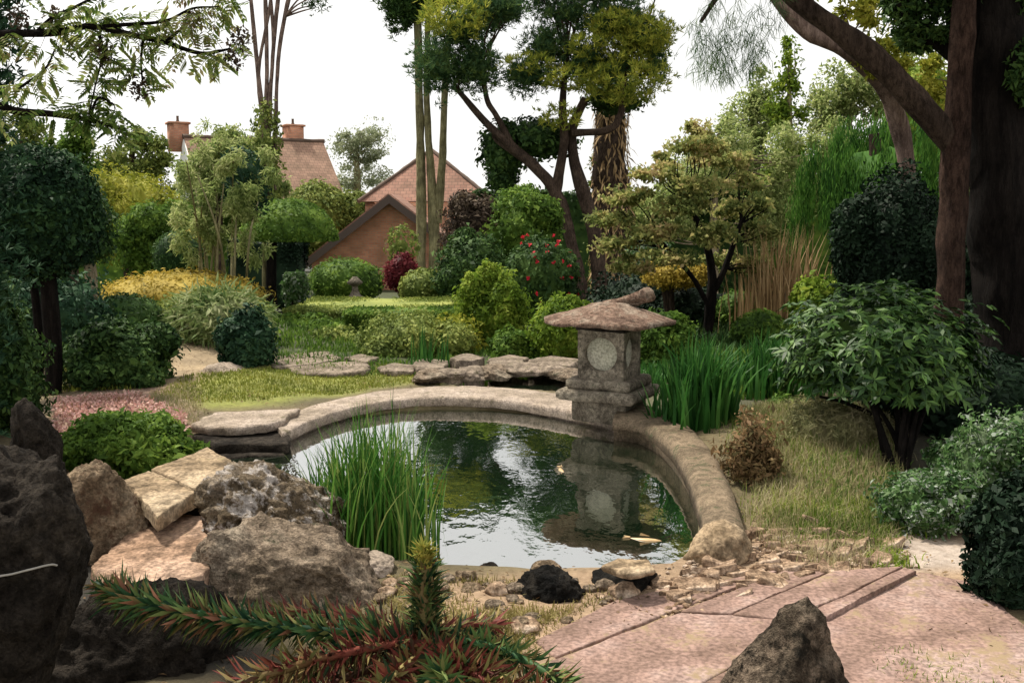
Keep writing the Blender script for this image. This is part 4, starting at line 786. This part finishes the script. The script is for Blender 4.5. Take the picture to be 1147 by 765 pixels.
# --- tall pale trunks with dark crown
tree('tall_tree', 'tree with slim pale parallel trunks and a dark crown cut by the frame top', 'tree', 46, [[(471,335,5),(472,230,5),(470,120,4.5),(468,20,4),(466,-60,3)],[(487,335,7),(486,240,5.5),(481,170,4),(478,100,3.5),(480,0,3)],[(490,250,5),(496,170,4),(498,110,3.5),(504,20,3)]], B_moss, [(428,-25,482,32),(470,-30,540,8),(520,-25,582,32)], L_dark, 26000, 7, 5, mode='needle', limb=2)
# --- central pine: leaning trunks, flat pads, yellow new growth
pine = tree('pine_tree', 'pine with crooked leaning trunks and cloud pruned pads in mid garden', 'pine', 43, [[(655,350,7.5),(648,310,7),(636,255,7),(622,215,7),(603,190,6),(575,166,5),(545,138,4),(512,100,2.5)],[(622,215,6),(632,160,5),(630,120,4),(635,60,3)],[(575,166,4),(556,130,3),(545,110,3),(540,70,2)],[(672,345,8,.2),(670,300,8,.2),(664,250,8,.3),(648,200,7,.3),(640,150,5,.4),(655,110,4)],[(640,150,4),(690,140,4),(700,80,3)],[(603,190,4),(560,160,3,.4),(552,150,2,.4)]], B_brown,
    [(460,40,525,108),(505,45,562,106),(488,15,545,58),(560,66,622,106),(585,28,640,78),(625,45,688,98),(648,8,725,52),(692,18,750,70),(606,0,660,34),(655,62,715,92),(715,55,750,95),(520,-10,600,30),(625,-60,725,25),(580,-45,640,10),(690,-70,770,-15)], L_pine, 62000, 7.5, 7, mode='needle', limb=2.2)
reseed(95); b = MB()
for bx, n in (((470,0,545,50),260), ((650,66,748,126),330), ((690,20,755,70),260), ((655,15,720,45),150), ((605,75,680,108),120), ((600,120,650,150),60), ((560,62,620,85),60), ((630,40,690,70),100)):
    c, R = EL(bx, 42); needles(b, c + np.array([0, 0, R[2]*.12]), R*[1, 1, .9], int(n*1.25), 9, .27, .045, 1.1, .35, .45, 3)
obj('new_growth', b, L_tips, pine)
b = MB()
for bx, n in (((536,136,590,205),1300), ((560,132,646,180),1700), ((545,180,580,218),500), ((655,90,720,130),900)): c, R = EL(bx, 44.5); cloud(b, c, R, n, .2, 2., .3, 3.5, core=.75)
obj('lower_crown', b, L_dark, pine)
# shaggy columnar trunk behind it
rt = tree('ivy_clad_tree', 'thick shaggy trunk clothed in ivy just behind the crooked pine', 'tree', 48, [[(686,345,22),(684,260,21),(682,190,19),(684,130,16),(690,80,12)]], B_brown, [(655,150,685,215),(690,205,712,290),(650,240,690,320),(668,70,720,130)], L_olive, 2600, 4.5, mode='puff', limb=1.5)
reseed(97); b = MB(); n = 1600; th = rng.random(n)*6.28; zz_ = rng.random(n); P = np.array([at(685, 340-250*z, 48) for z in zz_]); rr = (.92-.32*zz_)*(1+.12*rng.random(n)); P[:, 0] += np.cos(th)*rr; P[:, 1] += np.sin(th)*rr
leafq(b, P, np.column_stack([np.cos(th)*.35, np.sin(th)*.35, -np.ones(n)]) + .25*rng.normal(size=(n, 3)), np.column_stack([np.cos(th), np.sin(th), 0*th]), .5*(.5+rng.random(n)), .09); obj('shaggy_bark', b, L_straw, rt)
# --- middle right
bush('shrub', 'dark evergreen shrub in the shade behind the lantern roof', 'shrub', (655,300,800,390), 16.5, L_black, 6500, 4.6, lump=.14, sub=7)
bush('acer_shrub', 'low spreading yellow maple behind the lantern', 'shrub', (716,290,792,324), 15.2, L_gold, 2200, 4, lump=.2, stems=3, core=.6)
bush('shrub', 'shrub with lilac white flower sprays under the maple crown', 'shrub', (700,262,752,312), 17, L_grey, 1500, 4, lump=.3, core=.6)
tree('japanese_maple', 'spreading bronze and yellow green maple behind the lantern', 'maple', 14.2, [[(790,392,6),(795,350,5.5),(797,310,5),(790,270,4),(770,225,3)],[(797,330,4),(812,300,3.5),(830,250,2.5)],[(795,345,3),(775,310,2.5),(740,270,2)]], B_dark, [(735, 150, 815, 176, -0.7), (770, 165, 850, 192, 0.28), (700, 180, 770, 206, -0.14), (745, 196, 830, 222, -0.56), (810, 190, 866, 216, 0.42), (668, 205, 735, 232, 0.0), (720, 218, 800, 244, -0.42), (785, 222, 868, 250, 0.56), (650, 232, 715, 258, 0.14), (690, 248, 770, 275, -0.28), (760, 250, 835, 276, -0.7), (820, 250, 872, 276, 0.28), (655, 262, 712, 288, -0.14), (715, 276, 790, 300, -0.56), (785, 280, 850, 306, 0.42), (675, 285, 740, 308, 0.0), (760, 132, 800, 155, -0.42), (815, 285, 865, 312, 0.56), (730, 170, 760, 190, 0.14), (840, 220, 872, 236, -0.28)], L_maple, 21000, 5.4, 1.7, limb=1.6)
bush('topiary_dome', 'round green clipped bush right of the maple trunk', 'topiary', (818,346,884,400), 13.4, L_mid, 3200, 3.8, lump=.05)
bush('topiary_dome', 'smaller green dome behind the round clipped bush', 'topiary', (800,324,852,376), 15.5, L_mid, 2200, 3.6, lump=.06)
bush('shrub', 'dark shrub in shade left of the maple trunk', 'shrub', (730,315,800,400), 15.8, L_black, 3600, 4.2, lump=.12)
reseed(101); Y = 14.4; c0 = at(872, 375, Y); b = MB(); n = 260; B = np.column_stack([at(872, 375, Y)[0] + rng.normal(size=n)*.26, Y + rng.normal(size=n)*.3, np.full(n, gz(c0[0], c0[1]))]); blades(b, B, .7+.95*rng.random(n), .3, .026, 4, .1); tag(obj('dry_reeds', b, L_straw, origin=(c0[0], c0[1], 0)), 'tall clump of straw pink dry reeds right of the maple', 'reeds')
# weeping tree: curtains of hanging shoots
reseed(103); Y = 15.; g0 = at(985, 360, Y); rt = thing('weeping_tree', 'bright green weeping tree with hanging curtains of leaves', 'tree', (g0[0], Y, gz(g0[0], Y))); pix_trunks(rt, [[(985,390,11),(985,260,9),(980,150,6)]], Y, B_brown); b = MB(); lm = MB()
n = 950; nb = 34; ba = rng.random(nb)*6.28; br_ = np.sqrt(.15+.85*rng.random(nb)); kk = rng.integers(nb, size=n); a = ba[kk] + .10*rng.normal(size=n); rr = np.clip(br_[kk] + .05*rng.normal(size=n), 0, 1.1); cx_ = g0[0] - .05
tops = np.column_stack([cx_ + np.cos(a)*rr*1.15, Y + np.sin(a)*rr*1.0, at(985, 125, Y)[2] - .75*rr**2 + .12*rng.normal(size=n)])
for k in range(n):
    m = 22; Ls = (.9 + .9*((kk[k]*7) % 10)/10)*(.8+.3*rng.random()); t = np.linspace(0, 1, m)[:, None]; out = np.array([math.cos(a[k]), math.sin(a[k]), 0]); P = tops[k] + out*.18*np.sin(t*1.5) - np.array([0, 0, 1])*Ls*t + .035*rng.normal(size=(m, 3))
    leafq(b, P, np.array([0, 0, -1.]) + .2*rng.normal(size=(m, 3)), rdir(m) + out*.8, .13, .017)
c, R = EL((905,150,1062,330), Y+.2); ball(b, c, R, .14, 3, .74, 3, 3); obj('crown', b, L_weep, rt)
bush('yew', 'dark upright yew in front of the weeping tree', 'conifer', (940,190,1060,380), 11.6, L_black, 11000, 5, lump=.10, sub=6)
bush('shrub', 'leafy green shrub between the dry reeds and the yew', 'shrub', (880,310,962,420), 12.3, L_bright, 3200, 5.5, lump=.2, sub=5)
# right hand pines
rp = tree('pine_tree', 'red barked pine trunk with a heavy bough leaning out over the garden', 'pine', 7.9, [[(1060,530,18),(1061,420,16.5),(1064,330,15),(1067,240,15),(1073,120,12.5),(1082,0,12),(1096,-140,12),(1100,-330,9)],[(1076,176,10),(1052,143,13),(1022,108,14),(980,66,13.5),(938,32,11.5),(895,2,10),(850,-40,8),(800,-90,6)],[(1096,-140,8),(1180,-220,6),(1260,-260,4)],[(850,-40,4),(810,-10,3,-.3),(785,25,2,-.4)]], B_red,
    [(700,-170,850,-70),(830,-170,960,-60),(930,-190,1080,-90,-.4),(1000,-120,1130,-20,.3),(1060,-260,1240,-130)], L_pine, 24000, 16, 9, mode='needle', limb=5)
for o_ in rp.children:
    if o_.name.startswith('branch'): o_.data.materials[0] = B_brown
reseed(107); b = MB(); 
for x, y, ln in [(800,-20,100),(790,0,85),(815,10,60),(830,-10,95),(845,0,70),(860,-20,90),(780,20,50),(822,30,60),(806,45,45),(838,30,55),(870,-30,60),(795,35,55)]:
    n = 150; t = rng.random(n); P = np.array([at(x + (t_-.2)*14*math.sin(x) + rng.normal()*5, y + ln*t_, 7.5) for t_ in t]); P[:, 1] += rng.normal(size=n)*.06; leafq(b, P, np.array([0, 0, -1.1]) + .55*rng.normal(size=(n, 3)), rdir(n), .12, .0045, 0)
obj('hanging_needles', b, L_pine, rp)
tree('dark_tree', 'massive near black trunk rising behind the red pine', 'tree', 8.3, [[(1136,480,38),(1132,380,35),(1125,270,33),(1112,140,33),(1101,0,34),(1090,-160,30),(1085,-330,16)],[(1085,70,13),(1055,50,9),(1020,20,6),(1000,-20,4)]], B_dark, [(985,-45,1062,45),(1004,12,1066,62),(1100,-40,1175,40),(1128,30,1185,120,-.3),(1040,-200,1180,-60),(1120,-260,1260,-110),(1095,-60,1150,10)], L_dark, 30000, 8, 2.2, mode='puff', limb=5)
tree('leaning_tree', 'pale thin trunks leaning behind the heavy red bough', 'tree', 11.5, [[(1136,400,12),(1116,260,11),(1094,180,9),(1080,90,7),(1070,-40,5)],[(1018,330,9,.6),(1015,190,9.5,.5),(1004,130,9.5,.4),(984,90,9,.2),(945,55,9),(905,36,8),(860,-10,6)]], B_pink, [(820,-130,920,-40),(1000,-140,1100,-50),(930,-30,1005,40),(955,20,1030,90),(1020,60,1075,150),(900,-60,960,5)], L_yel, 6500, 7, limb=2)
# dark shrubs on the right, overhead shade put into their leaf colour
bush('shrub', 'dark leafy shrub behind the rhododendron at the frame edge', 'shrub', (1068,255,1190,480), 8.9, L_black, 11000, 8, lump=.2, sub=9)
bush('shrub', 'small light green leafed shrub beneath the dark trunk', 'shrub', (1070,240,1190,360), 9.6, L_dark, 4200, 8, lump=.3, core=.6)
# rhododendron: whorls of long glossy leaves on many stems
reseed(111); Y = 6.75; g0 = gp(1012, 524); rt = thing('rhododendron', 'rhododendron with whorls of long glossy leaves on many bare stems', 'shrub', g0)
b = MB(); c, R = EL((884,316,1104,486), Y); c = c + np.array([0, .1, 0]); ball(b, c + [0, .1, -.02], R*[.9, .8, .8], .3, 3, .74, 5, 3, -.25); nw = 1250; d = rdir(nw); d[:, 2] = np.abs(d[:, 2])*1.2 - .5; d = unit(d); rad = (1 + .26*fbm(d*3.5, 3))*(1-.35*rng.random(nw)); Tp = c + d*R*rad[:, None]; ax = unit(d*.7 + np.array([0, -.1, .75]) + .2*rng.normal(size=(nw, 3)))
for k in range(8):
    rad_ = unit(np.cross(ax, rng.normal(size=(nw, 3)))); A = unit(rad_ + ax*.25 - np.array([0, 0, .25])); N = unit(ax + .35*rng.normal(size=(nw, 3))); leafq(b, Tp, A, N, .088*(.6+.6*rng.random(nw)), .026, .12)
obj('foliage', b, L_rhod, rt); tips = c + unit(rdir(16)*[1, 1, .5])*R*.6
for k in range(9):
    tp = tips[k]; t_ = MB(); o = rng.normal(size=2)*.05; tube(t_, [[g0[0]+o[0], g0[1]+o[1], g0[2]-.08, .022], [g0[0]*.6+tp[0]*.4+o[0], g0[1]*.6+tp[1]*.4, g0[2]*.55+tp[2]*.45, .016], [*tp, .007]], 7, 6, .2); obj('stem', t_, B_dark, rt, True)
t_ = MB(); tube(t_, TP([(1008,500,3.5),(985,470,3,.1),(950,452,2.4),(918,444,1.5)], Y), 7, 5); obj('stem', t_, B_dark, rt, True)
b = MB(); c2, R2 = EL((955,385,1180,518), 7.6); cloud(b, c2, R2, 9000, .06, 2.4, .2, core=.85); tag(obj('shrub', b, L_black, origin=(c2[0], c2[1], gz(c2[0], c2[1]))), 'black green low shrub added as the deep shade around the red pine foot', 'shrub')  # dark leaf mass added for the shade under the canopy
# grey flowering ground cover
for k, (bx, Y, n, lb) in enumerate([((1072,462,1200,600), 5.55, 9500, 'blue grey flowering mound beside the dark edge bush'), ((985,528,1100,606), 5.4, 7500, 'green and white flowering mound beside the paving'), ((1035,485,1125,575), 6.0, 6500, 'grey flowering clump right of the rhododendron stems')]):
    bush('flowering_ground_cover', lb, 'plant', bx, Y, L_grey, n, 5.5, 2.2, lump=.2, sub=7, core=.8)
bush('shrub', 'dark small leaved bush overhanging the paving at the frame edge', 'shrub', (1086,535,1200,705), 4.4, L_black, 9000, 9, lump=.12, sub=6)
bush('tussock_mound', 'soft rounded grey green feathery mound on the dry bank by the rhododendron', 'plant', (866,442,1004,570), 6.95, leafmat('leaf_feathery', [(.10, .12, .05), (.24, .23, .11), (.38, .34, .20)], .3, clump=.6), 14000, 7, 6., lump=.10, sub=6, jit=1.2)
bush('shrub', 'rusty leaved low sedum clump beside the brown rim', 'plant', (806,470,872,575), 6.3, leafmat('leaf_rust', [(.07,.075,.03),(.20,.12,.06),(.30,.22,.10)], .25), 2600, 6, 2.6, lump=.35, core=.2, sub=8, jit=1.2)
bush('shrub', 'small dark green plant on the dry mound by the irises', 'plant', (858,442,908,482), 8.0, L_mid, 900, 8, 3., lump=.3, core=.4)
# irises behind the lantern
def reeds(name, label, px, Ysp, n, hpx, mat, wd, lean=.45, sx=30, seed=0, cat='reeds', minh=.55, z=None):
    reseed(seed); base = np.array(at(px[0], px[1], Ysp)); b = MB(); s = sx*Ysp/F; x = base[0] + rng.uniform(-1, 1, n)*s*np.sqrt(rng.random(n)); y = Ysp + rng.normal(size=n)*s*.45; zb = H(np.column_stack([x, y])) if z is None else np.full(n, z)
    hmax = hpx*Ysp/F; hh = hmax*(minh + (1-minh)*rng.random(n))*(1 - .3*np.abs(x-base[0])/s); blades(b, np.column_stack([x, y, zb-.02]), hh, lean, wd, 5, .3); return tag(obj(name, b, mat, origin=(base[0], Ysp, zb.min())), label, cat)
reeds('iris_clump', 'dense dark green iris clump just behind the lantern', (778, 490), 7.85, 420, 122, L_iris, .030, .5, 52, 121, 'irises')
reeds('iris_clump', 'second iris clump further back beside the dry mound', (872, 450), 9.5, 420, 85, L_iris, .028, .45, 62, 122, 'irises')
reeds('iris_clump', 'far small iris clump at the edge of the stepping stones', (480, 415), 11.2, 40, 60, L_iris, .02, .3, 28, 123, 'irises')
reeds('reed_clump', 'tall bright green reed clump standing in the front of the pond', (413, 625), 5.35, 640, 180, L_reed, .0135, .42, 84, 124, 'reeds', .5, z=WZ)
reeds('reed_clump', 'few tallest reeds at the back of the front clump', (445, 600), 5.6, 26, 195, L_reed, .012, .3, 36, 125, 'reeds', .75, z=WZ)
# small plants on the left bank
bush('shrub', 'leafy green clump between the pink heather and the buff slabs', 'plant', (74,464,214,540), 6.75, L_mid, 4200, 8, 2.2, lump=.2, sub=7, jit=1.)
reseed(131); b = MB(); pl = wpoly([(60,455),(150,450),(210,470),(205,500),(120,512),(62,515)], .1); 
n = 5200; P = rng.uniform(pl.min(0), pl.max(0), (n*3, 2)); P = P[sdist(P, pl) < 0][:n]; hh = H(P); P3 = np.column_stack([P, hh + .02 + .06*rng.random(len(P))]); leafq(b, P3, rdir(len(P)) + [0, 0, .8], rdir(len(P)) + [0, -.3, .6], .035, .02); kind(obj('pink_ground_cover', b, L_pink), 'stuff')
def carpet(name, px, n, h, mat, wd, z=0., seed=0, lean=.8, patch=0.):
    reseed(seed); pl = wpoly(px, z); P = rng.uniform(pl.min(0), pl.max(0), (n*4, 2)); P = P[sdist(P, pl) < .04*rng.normal(size=len(P))]
    if patch: P = P[fbm(np.column_stack([P*1.8, np.zeros(len(P))]), 3) > rng.normal(size=len(P))*.25 - .3 + patch]
    P = P[sdist(P, POND) > .05]; P = P[:n]; b = MB(); blades(b, np.column_stack([P, H(P)-.01]), h*(.4+.8*rng.random(len(P))), lean, wd, 2, .4); return kind(obj(name, b, mat), 'stuff')
carpet('lawn_grass', [(222,462),(300,456),(430,432),(500,425),(440,410),(300,418),(205,432),(180,455)], 9000, .05, L_grass, .010, 0., 141)
carpet('shade_plants', [(640,340),(840,340),(850,392),(760,400),(700,400),(640,400)], 7000, .16, L_dark, .03, 0., 152)
carpet('rim_plants', [(735,400),(840,395),(900,420),(900,450),(830,450),(760,430)], 3500, .14, L_mid, .02, 0., 153)
carpet('stone_edge_plants', [(300,396),(540,392),(660,395),(640,414),(430,420),(300,414)], 2600, .09, L_mid, .016, .02, 155, 1.1, .1)
carpet('lantern_side_plants', [(700,418),(745,400),(790,400),(790,450),(745,450),(728,440)], 1600, .16, L_iris, .02, 0., 156)
carpet('border_cover', [(285,348),(520,348),(520,398),(400,402),(300,398)], 9000, .10, L_mid, .022, 0., 149)
carpet('far_lawn_grass', [(60,448),(60,415),(170,415),(150,448)], 2500, .07, L_grass, .012, 0., 142)
carpet('dry_grass', [(838,455),(900,440),(990,448),(1010,520),(1000,600),(930,610),(850,575)], 15000, .10, L_dry, .004, .15, 143, 1.)
carpet('bank_green_tufts', [(815,470),(870,455),(960,560),(1010,520),(1010,605),(880,600),(830,560)], 3800, .09, L_olive, .006, .1, 150, .9, .15)
carpet('bank_fine_leaves', [(880,450),(1000,450),(1015,600),(930,605),(900,520)], 2600, .08, L_mid, .010, .12, 151, .9, .2)
carpet('mixed_grass', [(860,560),(1000,560),(1000,610),(900,605)], 2400, .07, L_bright, .006, .05, 144, .8)
carpet('bank_grass', [(170,450),(215,440),(225,470),(215,500),(160,520)], 2500, .06, L_dry, .006, 0., 145, .9)
carpet('moss_tufts', [(430,645),(640,655),(700,665),(600,705),(560,765),(420,765)], 7500, .045, L_yelmoss, .006, 0., 146, 1., .05)
carpet('joint_weeds', [(600,716),(880,636),(1030,638),(1100,700),(1000,765),(600,765)], 500, .022, L_yelmoss, .006, .03, 154, 1., .12)
carpet('edge_grass', [(1000,735),(1147,690),(1200,800),(1000,800)], 1800, .05, L_olive, .006, 0., 147, 1., .05)
carpet('border_weeds', [(950,615),(1040,600),(1060,635),(980,640)], 700, .06, L_bright, .010, 0., 148, 1., .1)
reseed(171); LT = leafmat('leaf_litter', [(.05, .035, .02), (.16, .10, .05), (.30, .21, .11)], .1); b = MB(); n = 16000
P = np.column_stack([rng.uniform(-4.2, 4.4, n), 2.6 + 9.5*rng.random(n)**1.5]); P = P[(sdist(P, POND) > .06) & (fbm(np.column_stack([P*1.3, np.zeros(n)]), 3) > rng.normal(size=n)*.3 - .15)]; m = len(P)
leafq(b, np.column_stack([P, H(P) + .012]), np.column_stack([rng.normal(size=(m, 2)), .2*rng.normal(size=m)]), unit(np.array([0, 0, 1.]) + .35*rng.normal(size=(m, 3))), .012 + .028*rng.random(m), .012, .2); kind(obj('leaf_litter', b, LT), 'stuff')
# --- foreground monkey puzzle: stiff spirally set leaves on branches
reseed(151)
def puzzle(root, name, rows, mat, Lf, dens, tw=.9, keep=None):
    q = smooth_path(rows, 12); sg = np.linalg.norm(np.diff(q[:, :3], axis=0), axis=1); s = np.concatenate([[0], np.cumsum(sg)]); n = int(s[-1]*dens); t = np.sort(rng.random(n))*s[-1]
    C = np.stack([np.interp(t, s, q[:, k]) for k in range(3)], 1); r = np.interp(t, s, q[:, 3]); T = unit(np.stack([np.interp(t, s, np.gradient(q[:, k])) for k in range(3)], 1)); u1 = unit(np.cross(T, [.2, .9, .35])); u2 = np.cross(T, u1); a = np.arange(n)*2.399 + .3*rng.normal(size=n)
    D = np.cos(a)[:, None]*u1 + np.sin(a)[:, None]*u2; b = MB(); A = unit(D*tw + T*.8 + .27*rng.normal(size=(n, 3)) - [0, 0, .12]); N = unit(T*1.0 - D*.6 + .3*rng.normal(size=(n, 3)))
    tap = np.clip((s[-1]-t)/(.10*s[-1]), .45, 1); leafq(b, C + D*r[:, None]*.6, A, N, Lf*(.5+.85*rng.random(n))*tap, Lf*.17*tap, .15); tube(b, rows, 8, 8, .1); return obj(name, b, mat, root)
mz = 3.35; gm = at(480, 850, mz); mroot = thing('monkey_puzzle', 'young monkey puzzle with spiky green and reddish branches in the foreground', 'conifer', (gm[0], mz, gz(gm[0], mz)))
t_ = MB(); tube(t_, [[gm[0], mz, -.05, .045], *TP([(479,780,10),(478,715,9)], mz)], 10, 5); obj('trunk', t_, B_dark, mroot, True)
puzzle(mroot, 'branch', TP([(478,722,6),(420,712,6,-.05),(330,704,6,-.08),(240,692,6,-.1),(165,676,6,-.1),(106,654,4,-.05)], mz), L_mpg, .095, 900)
puzzle(mroot, 'branch', TP([(478,722,5),(440,722,5,-.15),(370,735,5,-.3),(300,755,5,-.45),(240,775,4,-.5)], mz), L_mpr, .085, 560)
puzzle(mroot, 'branch', TP([(478,715,5),(440,700,5,.1),(390,692,5,.25),(330,686,4,.35),(290,690,3,.4)], mz), L_mpr, .08, 480)
puzzle(mroot, 'upright_shoot', TP([(478,722,12),(477,690,12),(476,655,11),(475,630,8)], mz), L_mpg, .075, 2000, .5)
puzzle(mroot, 'shoot_tip', TP([(475,634,10),(475,622,8),(475,612,4)], mz), leafmat('monkey_puzzle_tip', [(.16, .20, .04), (.34, .30, .06), (.42, .28, .08)], .2), .05, 2400, .45)
for k in range(6):
    a_ = (-150, -110, -60, 20, 70, 120)[k]; puzzle(mroot, 'branch', TP([(478,728,5),(478+a_*.4,736+6*k % 20,5,-.1-.04*k),(478+a_,758+10*(k % 3),4,-.25-.05*k),(478+a_*1.3,800,3,-.4-.05*k)], mz), L_mpr if k % 3 else L_mpg, .08, 520)
puzzle(mroot, 'branch', TP([(478,725,5),(515,718,5,-.1),(560,728,5,-.25),(610,752,5,-.4),(660,785,3,-.5)], mz), L_mpg, .075, 520)
puzzle(mroot, 'branch', TP([(478,725,5),(500,745,5,-.25),(530,775,5,-.45),(560,800,4,-.6)], mz), L_mpr, .08, 520)
puzzle(mroot, 'branch', TP([(478,725,5),(450,750,5,-.3),(415,780,5,-.5)], mz), L_mpr, .08, 520)
puzzle(mroot, 'branch', TP([(478,715,5),(520,700,4,.1),(560,700,4,.2)], mz), L_mpr, .07, 480)
# --- rowan branches hanging in at the upper left
reseed(161); Y = 4.6; rw = thing('rowan_tree', 'rowan with thin dark boughs and feathered leaves reaching in at the top left', 'tree', (at(-240, 500, Y)[0], Y, gz(at(-240, 500, Y)[0], Y)))
RB = [[(-240,900,30),(-235,500,26),(-230,100,22),(-225,-250,14)], [(-230,120,12),(-120,70,8),(-20,42,5),(60,37,4.2),(100,30,3.5),(150,40,3),(185,48,2.5),(225,60,2),(258,55,1.2)], [(-230,200,10),(-120,140,7),(-20,118,4.5),(20,125,4),(60,128,3.4),(100,135,2.8),(140,146,2)], [(40,38,3),(60,20,2.4),(85,8,2),(120,-10,1.5)], [(90,32,2.6),(140,28,2),(185,24,1.6),(215,10,1.2),(245,8,.8)], [(185,48,2),(205,30,1.4),(212,12,1)], [(100,135,2),(110,110,1.4),(128,118,1)], [(20,100,1.6),(50,78,1.2),(62,55,1)], [(-230,60,10),(-100,0,6),(0,-20,4),(120,-30,3),(220,-20,2),(280,0,1.2)], [(110,36,2),(115,60,1.5),(108,90,1),(100,128,.8)], [(160,44,1.6),(158,70,1.2),(160,95,.9)]]
pth = []
for k, r in enumerate(RB):
    t_ = MB(); rows = TP(r, Y); tube(t_, rows, 8, 5, .2, 8); obj('trunk' if k == 0 else 'branch', t_, B_dark, rw, True)
    if k: pth.append(smooth_path(rows, 8))
b = MB(); allp = np.vstack([p[p[:, 0] > at(-30, 0, Y)[0]] for p in pth])[:, :3]; tw = MB()
for k in range(250):
    p = allp[rng.integers(len(allp))]; ax = unit(np.array([rng.normal()*.8, rng.normal()*.7, rng.normal()*.6 - .25])); ln = .07 + .07*rng.random(); o = p + unit(rng.normal(size=3))*.05*rng.random(); m = 6
    tube(tw, [[*p, .0016], [*(o+ax*ln*.4), .0013], [*(o + ax*ln - [0, 0, .02]), .0008]], 4, 3, 0)
    up = unit(np.array([0, 0, 1.]) + .4*rng.normal(size=3)); sd_ = unit(np.cross(ax, up))
    for s_ in np.linspace(.3, 1, m):
        q = o + ax*ln*s_ - np.array([0, 0, .02*s_*s_])
        leafq(b, np.array([q, q]), np.array([sd_ + ax*.5, -sd_ + ax*.5]) - [0, 0, .2], np.array([up, up]), .042*(1.15-.35*abs(s_-.5)), .016, .1)
    leafq(b, (o+ax*ln)[None], ax[None], up[None], .045, .016, .1)
obj('twigs', tw, B_brown, rw); obj('leaves', b, leafmat('leaf_rowan', [(.05, .10, .02), (.15, .23, .05), (.32, .36, .12), (.22, .15, .09)], .4), rw)
for x, y in ((62,22), (272,45), (262,62), (116,60), (155,98), (20,20)):
    b = MB(); c = at(x, y, Y); puff(b, c, (.05, .05, .07), 110, .02, 1.5); obj('berry_cluster', b, L_bronze, rw)
bpy.context.view_layer.update()
